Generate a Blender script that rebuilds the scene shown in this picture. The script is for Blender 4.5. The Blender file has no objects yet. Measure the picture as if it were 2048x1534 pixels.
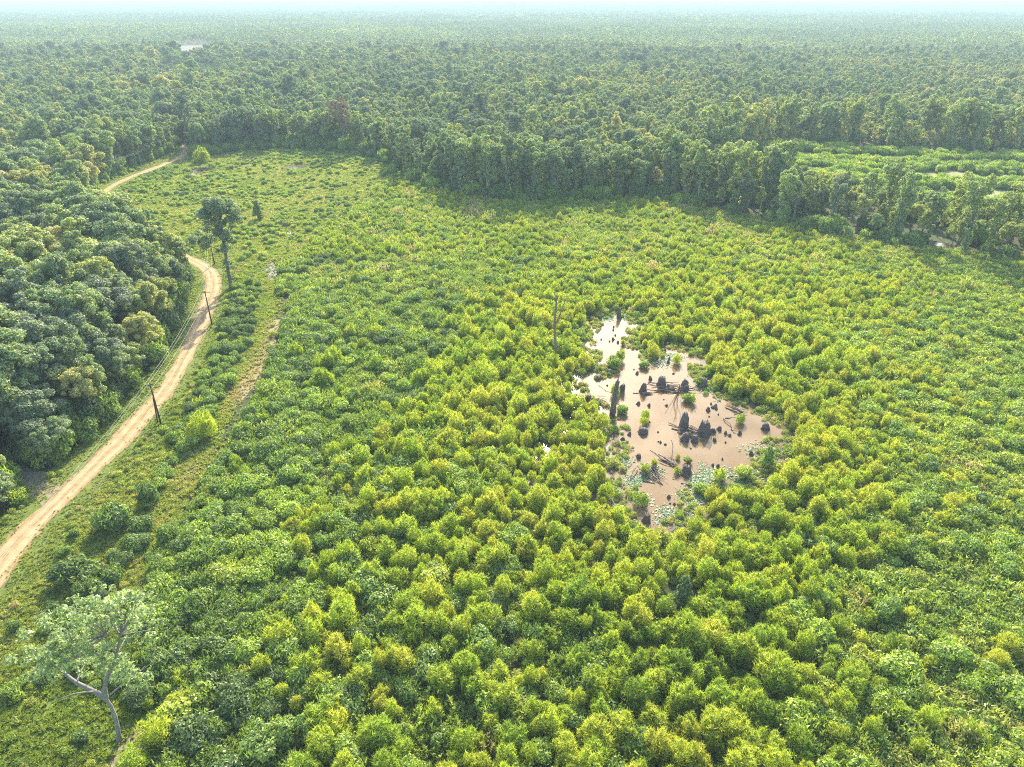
import bpy, math, random
import numpy as np
from mathutils import Vector

# ------------------------------------------------------------------ camera, sky, sun, exposure
sc = bpy.context.scene
COL = sc.collection
FPX, CAM_H = 1420.0, 75.0
PITCH = math.atan(764.5 / FPX)
cam_d = bpy.data.cameras.new("camera")
cam_d.sensor_fit = 'HORIZONTAL'
cam_d.sensor_width = 36.0
cam_d.lens = 36.0 * FPX / 2048
cam_d.clip_start = 0.5
cam_d.clip_end = 60000
cam = bpy.data.objects.new("camera", cam_d)
COL.objects.link(cam)
cam.location = (0, 0, CAM_H)
cam.rotation_euler = (math.pi / 2 - PITCH, 0, 0)
sc.camera = cam

SUN_EL, SUN_AZ = math.radians(31.0), math.radians(4.0)     # azimuth from +Y towards +X
world = bpy.data.worlds.new("World")
sc.world = world
world.use_nodes = True
wn = world.node_tree
sky = wn.nodes.new("ShaderNodeTexSky")
sky.sky_type = 'NISHITA'
sky.sun_disc = False
sky.sun_elevation = SUN_EL
sky.sun_rotation = SUN_AZ
sky.altitude = 50
sky.air_density = 1.0
sky.dust_density = 2.0
sky.ozone_density = 1.0
bg = wn.nodes["Background"]
bg.inputs["Strength"].default_value = 0.15
wn.links.new(sky.outputs[0], bg.inputs[0])

sun_d = bpy.data.lights.new("sun", 'SUN')
sun_d.energy = 3.7
sun_d.angle = math.radians(0.6)
sun_d.color = (1.0, 0.89, 0.66)
sun = bpy.data.objects.new("sun", sun_d)
COL.objects.link(sun)
sdir = Vector((math.sin(SUN_AZ) * math.cos(SUN_EL), math.cos(SUN_AZ) * math.cos(SUN_EL), math.sin(SUN_EL)))
sun.rotation_euler = sdir.to_track_quat('Z', 'Y').to_euler()

sc.view_settings.view_transform = 'Standard'
sc.view_settings.look = 'None'
sc.view_settings.exposure = 1.72
sc.view_settings.gamma = 1.0
sc.view_settings.use_curve_mapping = False
cy = sc.cycles
cy.max_bounces = 6
cy.diffuse_bounces = 3
cy.glossy_bounces = 2
cy.transmission_bounces = 3
cy.volume_bounces = 0
cy.transparent_max_bounces = 4
cy.use_denoising = False
cy.filter_width = 1.1
cy.sample_clamp_indirect = 6.0
cy.caustics_reflective = False
cy.caustics_refractive = False

rng = np.random.default_rng(7)
random.seed(7)
SP, CP = math.sin(PITCH), math.cos(PITCH)


# ------------------------------------------------------------------ geometry helpers
def G(px, py, z=0.0):
    """ground point (height z) seen at photograph pixel px,py"""
    u, v = (px - 1024) / FPX, (py - 767) / FPX
    dy, dz = CP - v * SP, -SP - v * CP
    t = (z - CAM_H) / dz
    return np.array([u * t, dy * t, z])


def GY(px, py, Y):
    """point at world depth Y on the ray of pixel px,py"""
    u, v = (px - 1024) / FPX, (py - 767) / FPX
    dy, dz = CP - v * SP, -SP - v * CP
    t = Y / dy
    return np.array([u * t, Y, CAM_H + dz * t])


def to_px(x, y, z=0.0):
    zz = z - CAM_H
    F = y * CP - zz * SP
    U = y * SP + zz * CP
    return 1024 + FPX * x / F, 767 - FPX * U / F


def poly(px_pts):
    return np.array([G(a, b)[:2] for a, b in px_pts])


def inside(P, x, y):
    r = np.zeros(x.shape, bool)
    j = len(P) - 1
    for i in range(len(P)):
        xi, yi, xj, yj = P[i][0], P[i][1], P[j][0], P[j][1]
        if yi != yj:
            c = ((yi > y) != (yj > y)) & (x < (xj - xi) * (y - yi) / (yj - yi) + xi)
            r ^= c
        j = i
    return r


def seg_dist(L, x, y):
    d = np.full(x.shape, 1e9)
    for (ax, ay), (bx, by) in zip(L[:-1], L[1:]):
        vx, vy = bx - ax, by - ay
        t = np.clip(((x - ax) * vx + (y - ay) * vy) / (vx * vx + vy * vy + 1e-9), 0, 1)
        d = np.minimum(d, np.hypot(x - ax - t * vx, y - ay - t * vy))
    return d


def vnoise(x, y, scale, seed=0):
    """smooth value noise 0..1"""
    x, y = np.asarray(x, float) / scale, np.asarray(y, float) / scale
    xi, yi = np.floor(x).astype(np.int64), np.floor(y).astype(np.int64)
    fx, fy = x - xi, y - yi
    fx, fy = fx * fx * (3 - 2 * fx), fy * fy * (3 - 2 * fy)

    def h(a, b):
        n = (a * 374761393 + b * 668265263 + seed * 974634777) & 0x7fffffff
        n = ((n ^ (n >> 13)) * 1274126177) & 0x7fffffff
        return ((n ^ (n >> 16)) & 0xffff) / 65535.0
    return (h(xi, yi) * (1 - fx) + h(xi + 1, yi) * fx) * (1 - fy) + (h(xi, yi + 1) * (1 - fx) + h(xi + 1, yi + 1) * fx) * fy


def fbm(x, y, scale, seed=0):
    return (vnoise(x, y, scale, seed) * .5 + vnoise(x, y, scale / 2.1, seed + 5) * .3 + vnoise(x, y, scale / 4.3, seed + 9) * .2)


def smooth_line(pts, n=8):
    pts = [np.array(p, float) for p in pts]
    out = []
    for i in range(len(pts) - 1):
        p0, p1, p2, p3 = pts[max(i - 1, 0)], pts[i], pts[i + 1], pts[min(i + 2, len(pts) - 1)]
        for k in range(n):
            t = k / n
            out.append(.5 * ((2 * p1) + (-p0 + p2) * t + (2 * p0 - 5 * p1 + 4 * p2 - p3) * t * t + (-p0 + 3 * p1 - 3 * p2 + p3) * t ** 3))
    out.append(pts[-1])
    return out


# ------------------------------------------------------------------ object helpers
def mesh_np(name, V, F, mats, mi=None, smooth=False):
    """V (n,3), F (m,3|4) arrays -> mesh"""
    V = np.asarray(V, np.float32)
    F = np.asarray(F, np.int32)
    me = bpy.data.meshes.new(name)
    k = F.shape[1]
    me.vertices.add(len(V)); me.vertices.foreach_set("co", V.ravel())
    me.loops.add(F.size); me.loops.foreach_set("vertex_index", F.ravel())
    me.polygons.add(len(F))
    me.polygons.foreach_set("loop_start", np.arange(0, F.size, k, dtype=np.int32))
    me.polygons.foreach_set("loop_total", np.full(len(F), k, dtype=np.int32))
    for m in mats:
        me.materials.append(m)
    if mi is not None:
        me.polygons.foreach_set("material_index", np.asarray(mi, np.int32))
    if smooth:
        me.polygons.foreach_set("use_smooth", np.ones(len(F), bool))
    me.update(calc_edges=True)
    return me


class MB:
    """collects tubes, lumps and triangles as one triangle mesh"""
    def __init__(s):
        s.V, s.F, s.n = [], [], 0

    def add(s, V, F):
        s.V.append(np.asarray(V, float)); s.F.append(np.asarray(F, int) + s.n); s.n += len(V)

    def tube(s, pts, rads, seg=7, cap=True, rough=0.0):
        pts = np.array(pts, float); n = len(pts)
        if np.isscalar(rads):
            rads = [rads] * n
        V = []
        for i in range(n):
            d = pts[min(i + 1, n - 1)] - pts[max(i - 1, 0)]
            d = d / (np.linalg.norm(d) + 1e-9)
            a = np.cross(d, [0.31, 0.95, 0.11] if abs(d[2]) > .7 else [0, 0, 1.])
            a /= np.linalg.norm(a); b = np.cross(d, a)
            for k in range(seg):
                th = 2 * math.pi * k / seg
                r = rads[i] * (1 + rough * (random.random() - .5) * 2)
                V.append(pts[i] + (a * math.cos(th) + b * math.sin(th)) * r)
        F = []
        for i in range(n - 1):
            for k in range(seg):
                p, q = i * seg + k, i * seg + (k + 1) % seg
                F += [(p, q, q + seg), (p, q + seg, p + seg)]
        if cap:
            V.append(pts[-1]); c = len(V) - 1
            for k in range(seg):
                F.append(((n - 1) * seg + k, (n - 1) * seg + (k + 1) % seg, c))
            V.append(pts[0]); c = len(V) - 1
            for k in range(seg):
                F.append((k, c, (k + 1) % seg))
        s.add(V, F)
        return s

    def tris(s, T):
        T = np.asarray(T, float)
        s.add(T.reshape(-1, 3), np.arange(len(T) * 3).reshape(-1, 3))
        return s

    def mesh(s, name, mat, smooth=True):
        return mesh_np(name, np.concatenate(s.V), np.concatenate(s.F), [mat], smooth=smooth)


def link(name, me, parent=None, loc=None):
    o = bpy.data.objects.new(name, me)
    COL.objects.link(o)
    if parent is not None:
        o.parent = parent
    if loc is not None:
        o.location = loc
    return o


def tag(o, label=None, cat=None, group=None, kind=None):
    for k, v in (("label", label), ("category", cat), ("group", group), ("kind", kind)):
        if v:
            o[k] = v
    return o


def thing(name, label, cat, loc, group=None, rz=0):
    o = bpy.data.objects.new(name, None)
    o.empty_display_size = 1
    COL.objects.link(o)
    o.location = [float(c) for c in loc]
    o.rotation_euler = (0, 0, rz)
    return tag(o, label, cat, group)


# ------------------------------------------------------------------ materials
def nodes_of(name):
    m = bpy.data.materials.new(name)
    m.use_nodes = True
    nt = m.node_tree
    for n in list(nt.nodes):
        if n.type != 'OUTPUT_MATERIAL':
            nt.nodes.remove(n)
    return m, nt, nt.nodes["Material Output"]


def N(nt, t, **kw):
    n = nt.nodes.new(t)
    for k, v in kw.items():
        setattr(n, k, v)
    return n


def ramp(nt, stops, interp='LINEAR'):
    r = N(nt, 'ShaderNodeValToRGB')
    r.color_ramp.interpolation = interp
    e = r.color_ramp.elements
    while len(e) < len(stops):
        e.new(0.5)
    for i, (p, c) in enumerate(stops):
        e[i].position = p
        e[i].color = (*c, 1)
    return r


def math_n(nt, op, a, b=None):
    n = N(nt, 'ShaderNodeMath', operation=op)
    for i, v in enumerate((a, b)):
        if v is None:
            continue
        if isinstance(v, (int, float)):
            n.inputs[i].default_value = v
        else:
            nt.links.new(v, n.inputs[i])
    return n.outputs[0]


def foliage_mat(name, stops, transl=0.4, gloss=0.04, rough=0.45, vary=0.55):
    """leaf colour = ramp over each plant's own 'tint', varied leaf by leaf"""
    m, nt, out = nodes_of(name)
    at = N(nt, 'ShaderNodeAttribute', attribute_type='INSTANCER', attribute_name='tint')
    geo = N(nt, 'ShaderNodeNewGeometry')
    v = math_n(nt, 'MULTIPLY', math_n(nt, 'SUBTRACT', geo.outputs['Random Per Island'], .5), .22)
    v = math_n(nt, 'ADD', at.outputs['Fac'], v)
    r = ramp(nt, stops)
    nt.links.new(v, r.inputs[0])
    oi = N(nt, 'ShaderNodeObjectInfo')
    val = math_n(nt, 'MULTIPLY', geo.outputs['Random Per Island'], vary)
    val = math_n(nt, 'ADD', val, 1 - vary / 2 - .12)
    val = math_n(nt, 'ADD', val, math_n(nt, 'MULTIPLY', oi.outputs['Random'], .24))
    hs = N(nt, 'ShaderNodeHueSaturation')
    nt.links.new(val, hs.inputs['Value'])
    nt.links.new(r.outputs[0], hs.inputs['Color'])
    d = N(nt, 'ShaderNodeBsdfDiffuse')
    t = N(nt, 'ShaderNodeBsdfTranslucent')
    nt.links.new(hs.outputs[0], d.inputs[0])
    tc = N(nt, 'ShaderNodeMix', data_type='RGBA', blend_type='MULTIPLY')
    tc.inputs[0].default_value = 1
    nt.links.new(hs.outputs[0], tc.inputs[6])
    tc.inputs[7].default_value = (1.12, 1.2, .6, 1)
    nt.links.new(tc.outputs[2], t.inputs[0])
    mx = N(nt, 'ShaderNodeMixShader')
    mx.inputs[0].default_value = transl
    nt.links.new(d.outputs[0], mx.inputs[1]); nt.links.new(t.outputs[0], mx.inputs[2])
    g = N(nt, 'ShaderNodeBsdfGlossy')
    g.inputs['Roughness'].default_value = rough
    g.inputs['Color'].default_value = (.9, .95, 1, 1)
    m2 = N(nt, 'ShaderNodeMixShader')
    m2.inputs[0].default_value = gloss
    nt.links.new(mx.outputs[0], m2.inputs[1]); nt.links.new(g.outputs[0], m2.inputs[2])
    nt.links.new(m2.outputs[0], out.inputs[0])
    return m


def surf_mat(name, stops, scale=1.0, detail=6, rough=.9, bump=0.0, scale2=None, c2=None, stretch=None, spec=.2):
    m, nt, out = nodes_of(name)
    p = N(nt, 'ShaderNodeBsdfPrincipled')
    p.inputs['Roughness'].default_value = rough
    p.inputs['Specular IOR Level'].default_value = spec
    tc = N(nt, 'ShaderNodeNewGeometry')
    src = tc.outputs['Position']
    if stretch:
        tco = N(nt, 'ShaderNodeTexCoord')
        mp = N(nt, 'ShaderNodeMapping')
        mp.inputs['Scale'].default_value = stretch
        nt.links.new(tco.outputs['Object'], mp.inputs[0])
        src = mp.outputs[0]
    no = N(nt, 'ShaderNodeTexNoise')
    no.inputs['Scale'].default_value = scale
    no.inputs['Detail'].default_value = detail
    no.inputs['Roughness'].default_value = .65
    nt.links.new(src, no.inputs['Vector'])
    r = ramp(nt, stops)
    nt.links.new(no.outputs[0], r.inputs[0])
    col = r.outputs[0]
    if scale2:
        n2 = N(nt, 'ShaderNodeTexNoise')
        n2.inputs['Scale'].default_value = scale2
        n2.inputs['Detail'].default_value = 4
        nt.links.new(tc.outputs['Position'], n2.inputs['Vector'])
        r2 = ramp(nt, [(.42, (0, 0, 0)), (.6, (1, 1, 1))])
        nt.links.new(n2.outputs[0], r2.inputs[0])
        mx = N(nt, 'ShaderNodeMix', data_type='RGBA')
        nt.links.new(r2.outputs[0], mx.inputs[0])
        nt.links.new(col, mx.inputs[6])
        mx.inputs[7].default_value = (*c2, 1)
        col = mx.outputs[2]
    nt.links.new(col, p.inputs['Base Color'])
    if bump:
        b = N(nt, 'ShaderNodeBump')
        b.inputs['Strength'].default_value = bump
        b.inputs['Distance'].default_value = .1
        nt.links.new(no.outputs[0], b.inputs['Height'])
        nt.links.new(b.outputs[0], p.inputs['Normal'])
    nt.links.new(p.outputs[0], out.inputs[0])
    return m


def water_mat(name, c1, c2, nscale, rough=.06, wave=.25, wscale=2.5):
    m, nt, out = nodes_of(name)
    p = N(nt, 'ShaderNodeBsdfPrincipled')
    p.inputs['Roughness'].default_value = rough
    p.inputs['IOR'].default_value = 1.33
    p.inputs['Specular IOR Level'].default_value = .24
    geo = N(nt, 'ShaderNodeNewGeometry')
    no = N(nt, 'ShaderNodeTexNoise')
    no.inputs['Scale'].default_value = nscale
    no.inputs['Detail'].default_value = 5
    nt.links.new(geo.outputs['Position'], no.inputs['Vector'])
    r = ramp(nt, [(.35, c1), (.65, c2)])
    nt.links.new(no.outputs[0], r.inputs[0])
    nt.links.new(r.outputs[0], p.inputs['Base Color'])
    w = N(nt, 'ShaderNodeTexNoise')
    w.inputs['Scale'].default_value = wscale
    w.inputs['Detail'].default_value = 3
    nt.links.new(geo.outputs['Position'], w.inputs['Vector'])
    b = N(nt, 'ShaderNodeBump')
    b.inputs['Strength'].default_value = wave
    b.inputs['Distance'].default_value = .05
    nt.links.new(w.outputs[0], b.inputs['Height'])
    nt.links.new(b.outputs[0], p.inputs['Normal'])
    nt.links.new(p.outputs[0], out.inputs[0])
    return m


M_SAP = foliage_mat("sapling_leaf", [(0, (.19, .28, .045)), (.3, (.31, .41, .05)), (.6, (.43, .50, .06)), (.85, (.51, .53, .07)), (1, (.54, .48, .09))], .42, .02, .55, .8)
M_SHR = foliage_mat("shrub_leaf", [(0, (.13, .19, .065)), (.4, (.23, .33, .06)), (.75, (.34, .44, .06)), (1, (.45, .48, .08))], .4, .03, .5, .8)
M_TREE = foliage_mat("tree_leaf", [(0, (.22, .27, .17)), (.3, (.25, .33, .15)), (.6, (.36, .42, .15)), (.8, (.47, .49, .15)), (1, (.52, .47, .20))], .48, .03, .5, .8)
M_WEED = foliage_mat("weed_leaf", [(0, (.17, .26, .06)), (.45, (.31, .39, .08)), (.8, (.44, .46, .12)), (1, (.50, .40, .22))], .4, .03, .5, .85)
M_GRASS = foliage_mat("grass_blade", [(0, (.20, .28, .05)), (.5, (.37, .42, .08)), (1, (.50, .42, .22))], .4, .03)
M_LILY = foliage_mat("floating_leaf", [(0, (.07, .16, .04)), (.5, (.12, .22, .08)), (1, (.22, .24, .15))], .1, .04)
M_RED = foliage_mat("russet_twig", [(0, (.20, .12, .105)), (.5, (.25, .16, .14)), (1, (.28, .21, .16))], .2, .02)
M_BARK = surf_mat("grey_bark", [(.3, (.07, .06, .05)), (.6, (.17, .15, .13)), (.8, (.28, .26, .23))], 3, stretch=(3, 3, .6), bump=.6)
M_PALE = surf_mat("pale_bark", [(.3, (.22, .20, .18)), (.7, (.48, .45, .40))], 3, stretch=(3, 3, .6), bump=.4)
M_BARK2 = surf_mat("lichened_bark", [(.3, (.14, .13, .12)), (.7, (.33, .31, .28))], 3, stretch=(3, 3, .6), bump=.5)
M_STUMP = surf_mat("wet_stump_wood", [(.3, (.04, .032, .03)), (.5, (.12, .098, .09)), (.68, (.28, .235, .21))], 5, stretch=(3, 3, .5), bump=.9, rough=.7)
M_DEAD = surf_mat("weathered_deadwood", [(.3, (.10, .08, .065)), (.6, (.26, .21, .17)), (.8, (.42, .36, .29))], 4, bump=.4)
M_POLE = surf_mat("creosoted_pole_wood", [(.3, (.05, .035, .025)), (.7, (.11, .08, .055))], 4, stretch=(4, 4, .5))
M_WIRE = surf_mat("weathered_aluminium_wire", [(.3, (.24, .245, .245)), (.7, (.36, .37, .37))], 3, rough=.6, spec=.3)
M_CERAM = surf_mat("insulator_glaze", [(.3, (.25, .26, .27)), (.7, (.4, .41, .42))], 3, rough=.3)
M_GROUND = surf_mat("forest_floor", [(.3, (.022, .030, .012)), (.55, (.05, .055, .022)), (.8, (.10, .085, .045))], .35, 10, bump=.5, scale2=.05, c2=(.045, .07, .02))
M_MEADOW = surf_mat("meadow_ground", [(.3, (.07, .12, .02)), (.5, (.14, .19, .035)), (.75, (.22, .22, .07))], .5, 12, bump=.8, scale2=.11, c2=(.13, .19, .035))
M_VERGE = surf_mat("verge_turf", [(.3, (.07, .10, .02)), (.55, (.13, .17, .035)), (.8, (.22, .21, .07))], .8, 12, bump=.6)
M_STRAW = surf_mat("straw_ground", [(.3, (.12, .17, .05)), (.5, (.22, .24, .09)), (.75, (.34, .29, .16))], .15, 10, bump=.6)
M_MUD = surf_mat("bare_mud", [(.3, (.11, .10, .06)), (.5, (.21, .185, .12)), (.75, (.34, .31, .22))], 1.2, 10, bump=.7)
M_DRY = surf_mat("dry_grass_ground", [(.3, (.14, .13, .05)), (.5, (.25, .20, .10)), (.75, (.34, .28, .17))], 1.0, 10, bump=.6)
M_POND = water_mat("muddy_water", (.155, .102, .048), (.21, .148, .078), .11)
M_POOL = water_mat("grey_pool_water", (.09, .075, .05), (.14, .115, .08), .3, rough=.12, wave=.15)
M_LAKE = water_mat("lake_water", (.06, .06, .05), (.10, .09, .07), .02, rough=.55, wave=.3, wscale=.4)


def road_mat():
    m, nt, out = nodes_of("sandy_dirt")
    p = N(nt, 'ShaderNodeBsdfPrincipled')
    p.inputs['Roughness'].default_value = .95
    p.inputs['Specular IOR Level'].default_value = .1
    uv = N(nt, 'ShaderNodeAttribute', attribute_name='across')
    geo = N(nt, 'ShaderNodeNewGeometry')
    no = N(nt, 'ShaderNodeTexNoise'); no.inputs['Scale'].default_value = .5; no.inputs['Detail'].default_value = 9
    no.inputs['Roughness'].default_value = .7
    nt.links.new(geo.outputs['Position'], no.inputs['Vector'])
    # streaks along the wheel tracks: noise stretched along the road
    mp = N(nt, 'ShaderNodeMapping'); mp.inputs['Scale'].default_value = (16, .12, 1)
    nt.links.new(uv.outputs['Vector'], mp.inputs[0])
    st = N(nt, 'ShaderNodeTexNoise'); st.inputs['Scale'].default_value = 1; st.inputs['Detail'].default_value = 5
    nt.links.new(mp.outputs[0], st.inputs['Vector'])
    f = math_n(nt, 'ADD', math_n(nt, 'MULTIPLY', no.outputs[0], .45), math_n(nt, 'MULTIPLY', st.outputs[0], .55))
    # two pale, worn wheel tracks each side of a browner middle
    sx_ = N(nt, 'ShaderNodeSeparateXYZ'); nt.links.new(uv.outputs['Vector'], sx_.inputs[0])
    tr = math_n(nt, 'ABSOLUTE', math_n(nt, 'SUBTRACT', math_n(nt, 'ABSOLUTE', sx_.outputs[0]), .42))
    tr = math_n(nt, 'SUBTRACT', .05, math_n(nt, 'MULTIPLY', tr, .32))
    f = math_n(nt, 'ADD', f, tr)
    r = ramp(nt, [(.34, (.22, .15, .075)), (.46, (.34, .245, .13)), (.56, (.43, .325, .185)), (.68, (.52, .42, .26))])
    nt.links.new(f, r.inputs[0])
    nt.links.new(r.outputs[0], p.inputs['Base Color'])
    b = N(nt, 'ShaderNodeBump'); b.inputs['Strength'].default_value = .6; b.inputs['Distance'].default_value = .08
    nt.links.new(f, b.inputs['Height']); nt.links.new(b.outputs[0], p.inputs['Normal'])
    nt.links.new(p.outputs[0], out.inputs[0])
    return m


M_ROAD = road_mat()

# ------------------------------------------------------------------ plan of the place (ground outlines)
ROAD_PX = [(-190, 1420), (-60, 1215), (20, 1105), (66, 1052), (121, 1000), (163, 958), (205, 918), (247, 877), (290, 828), (332, 779), (361, 730),
           (384, 688), (402, 646), (416, 607), (427, 573), (421, 546), (398, 528), (365, 512), (312, 484), (262, 450), (222, 415), (208, 388), (240, 364),
           (292, 343), (333, 327), (362, 313), (372, 298), (366, 288)]
road_c = smooth_line([G(*p)[:2] for p in ROAD_PX])
A_PX = [(-420, 1500), (-100, 1130), (10, 1035), (50, 985), (120, 925), (200, 862), (272, 775), (320, 712), (355, 648), (375, 592), (378, 548),
        (368, 522), (330, 500), (290, 482), (245, 455), (210, 425), (192, 395), (190, 378), (240, 348), (290, 328), (335, 312), (350, 295), (372, 294),
        (400, 312), (470, 302), (600, 297), (720, 303), (780, 325), (800, 348), (860, 375), (920, 392), (1050, 402), (1180, 402), (1290, 396), (1380, 410), (1440, 425),
        (1540, 447), (1620, 463), (1760, 486), (1900, 508), (2048, 527), (2500, 600), (2900, 1534), (2900, 2600), (-1400, 2600)]
A = poly(A_PX)
B = poly([(1480, 335), (1530, 300), (1556, 290), (1700, 294), (1830, 305), (1950, 303), (2100, 306), (2500, 330), (2500, 520), (2048, 455),
          (1900, 436), (1700, 402), (1600, 378), (1500, 360)])
POND_PX = [(1170, 694), (1168, 664), (1186, 638), (1218, 626), (1250, 628), (1272, 640), (1283, 655), (1262, 672), (1264, 690), (1278, 703), (1300, 712), (1318, 706),
           (1345, 692), (1370, 696), (1396, 705), (1402, 722), (1394, 742), (1405, 760), (1420, 782), (1450, 796), (1490, 812), (1530, 826), (1562, 852),
           (1572, 872), (1560, 895), (1536, 930), (1524, 960), (1500, 985), (1440, 985), (1400, 985), (1375, 1022), (1350, 1052), (1315, 1072), (1284, 1068),
           (1266, 1024), (1248, 992), (1228, 958), (1224, 925), (1230, 890), (1226, 852), (1208, 812), (1180, 806), (1158, 800), (1150, 775), (1170, 752), (1196, 748), (1200, 732), (1184, 712)]
POND = poly(POND_PX)
WET = poly([(960, 790), (1000, 755), (1060, 745), (1120, 740), (1190, 690), (1300, 640), (1420, 700), (1480, 790), (1620, 870), (1570, 960), (1480, 1020), (1330, 1075),
            (1240, 1040), (1140, 1010), (1030, 1000), (1000, 930), (960, 850)])
LAKE = poly([(326, 118), (330, 100), (342, 93), (365, 90), (400, 89), (424, 92), (430, 104), (424, 114), (380, 121)])
MEADOW = poly([(-420, 1500), (-100, 1130), (10, 1035), (120, 925), (200, 862), (272, 775), (355, 648), (378, 548), (330, 500), (210, 425), (190, 378), (290, 328),
               (372, 294), (470, 302), (600, 297), (720, 303), (780, 330), (800, 352), (750, 380), (700, 425), (650, 450), (610, 500), (560, 545), (552, 620), (540, 690), (505, 760), (455, 835), (430, 900),
               (405, 960), (340, 1050), (310, 1130), (280, 1250), (290, 1380), (300, 1480), (230, 1600), (-500, 2200)])
GAP = poly([(540, 590), (556, 600), (552, 650), (545, 690), (522, 740), (500, 775), (470, 815), (450, 860), (425, 910), (400, 960), (370, 960), (388, 905), (420, 850), (440, 815),
            (462, 770), (488, 735), (505, 700), (515, 650), (520, 600)])
VERGE_D = 7.0
BARE = poly([(240, 1492), (262, 1462), (300, 1452), (305, 1475), (280, 1500), (262, 1560), (225, 1600), (215, 1560)])


def in_view(x, y, margin=1.12, pad=14):
    return (np.abs(x) < np.maximum(y, 0) * .79 * margin + 46 + pad) & (y > 22)


def jgrid(x0, x1, y0, y1, s, jit=.8, seed=0):
    r = np.random.default_rng(seed)
    nx, ny = int((x1 - x0) / s), int((y1 - y0) / s)
    gx, gy = np.meshgrid(np.arange(nx), np.arange(ny))
    x = x0 + (gx + .5 * (gy % 2) + .5 + (r.random(gx.shape) - .5) * jit) * s
    y = y0 + (gy + .5 + (r.random(gx.shape) - .5) * jit) * s
    return x.ravel(), y.ravel()


# ------------------------------------------------------------------ setting sheets
def sheet(name, P, z, mat, kind='structure', jag=0.0, step=2.0, seed=1):
    """flat sheet with outline P (world xy), edge resampled and roughened by jag metres"""
    pts = []
    n = len(P)
    for i in range(n):
        a, b = np.array(P[i]), np.array(P[(i + 1) % n])
        L = np.linalg.norm(b - a)
        k = max(1, min(60, int(L / step)))
        for t in range(k):
            q = a + (b - a) * t / k
            nrm = np.array([(b - a)[1], -(b - a)[0]]) / (L + 1e-6)
            q = q + nrm * jag * (vnoise(q[0], q[1], 3.0, seed) + .6 * vnoise(q[0], q[1], 1.2, seed + 3) - .8) * 2
            pts.append((q[0], q[1], z))
    me = bpy.data.meshes.new(name)
    me.from_pydata(pts, [], [list(range(len(pts)))])
    me.materials.append(mat)
    me.update()
    o = link(name, me)
    if me.polygons[0].normal.z < 0:
        me.flip_normals()
    return tag(o, kind=kind)


def ribbon(name, line, width, z, mat, jag=.3, seed=3, crown=0.0):
    V, UV, F = [], [], []
    s = 0
    K = 6
    for i, p in enumerate(line):
        a, b = np.array(line[max(i - 1, 0)]), np.array(line[min(i + 1, len(line) - 1)])
        d = (b - a) / (np.linalg.norm(b - a) + 1e-9)
        nr = np.array([-d[1], d[0]])
        if i:
            s += np.linalg.norm(np.array(p) - np.array(line[i - 1]))
        w = width(i / len(line)) if callable(width) else width
        for k in range(K + 1):
            t = k / K * 2 - 1
            j = jag * (vnoise(s, 10 * t, 2.2, seed) - .5) * 2 if k in (0, K) else 0
            q = np.array(p) + nr * (t * w / 2 + j)
            V.append((q[0], q[1], z + crown * (1 - t * t)))
            UV.append((t, s, 0))
        if i:
            o = (i - 1) * (K + 1)
            for k in range(K):
                F.append((o + k, o + k + 1, o + K + 1 + k + 1, o + K + 1 + k))
    me = mesh_np(name, V, F, [mat])
    at = me.attributes.new("across", 'FLOAT_VECTOR', 'POINT')
    at.data.foreach_set("vector", np.array(UV, np.float32).ravel())
    if me.polygons[0].normal.z < 0:
        me.flip_normals()
    return tag(link(name, me), kind='structure')


sheet("ground", [(-30000, -400), (30000, -400), (30000, 30000), (-30000, 30000)], 0.0, M_GROUND, step=1e9)
sheet("meadow", MEADOW, .02, M_MEADOW, jag=1.5)
fine_road = []
for p, q in zip(road_c[:-1], road_c[1:]):
    k = max(1, int(np.linalg.norm(q - p) / 1.2))
    fine_road += [p + (q - p) * t / k for t in range(k)]
fine_road.append(road_c[-1])
ribbon("road_verge", fine_road, 12.0, .045, M_VERGE, jag=1.2)
ribbon("dirt_road", fine_road, lambda t: (4.5 if t < .55 else 3.6) + .5 * math.sin(t * 40), .075, M_ROAD, jag=.55, seed=8, crown=.05)
spur = smooth_line([G(*p)[:2] for p in [(118, 1000), (96, 980), (72, 962), (40, 952), (0, 950)]])
ribbon("dirt_track", spur, 5.0, .062, M_MUD, jag=.5)
lane = smooth_line([G(*p)[:2] for p in [(548, 640), (540, 680), (520, 725), (496, 765), (470, 800)]])
ribbon("brown_lane", lane, 3.0, .05, M_DRY, jag=.8, seed=12)
sheet("bare_patch", BARE, .05, M_MUD, jag=.8)
sheet("far_clearing", B, .03, M_STRAW, jag=2)
sheet("wetland_water", WET, .035, M_POOL, jag=1.5)
sheet("pond", POND, .06, M_POND, jag=.5, step=.8)
sheet("lake", LAKE, .2, M_LAKE, jag=5, step=8)


PUD = []


def puddle(pts, jag=.5):
    PUD.append(poly(pts))
    return sheet("puddle", poly(pts), .07, M_POOL, jag=jag, step=.8, seed=len(pts))


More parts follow.
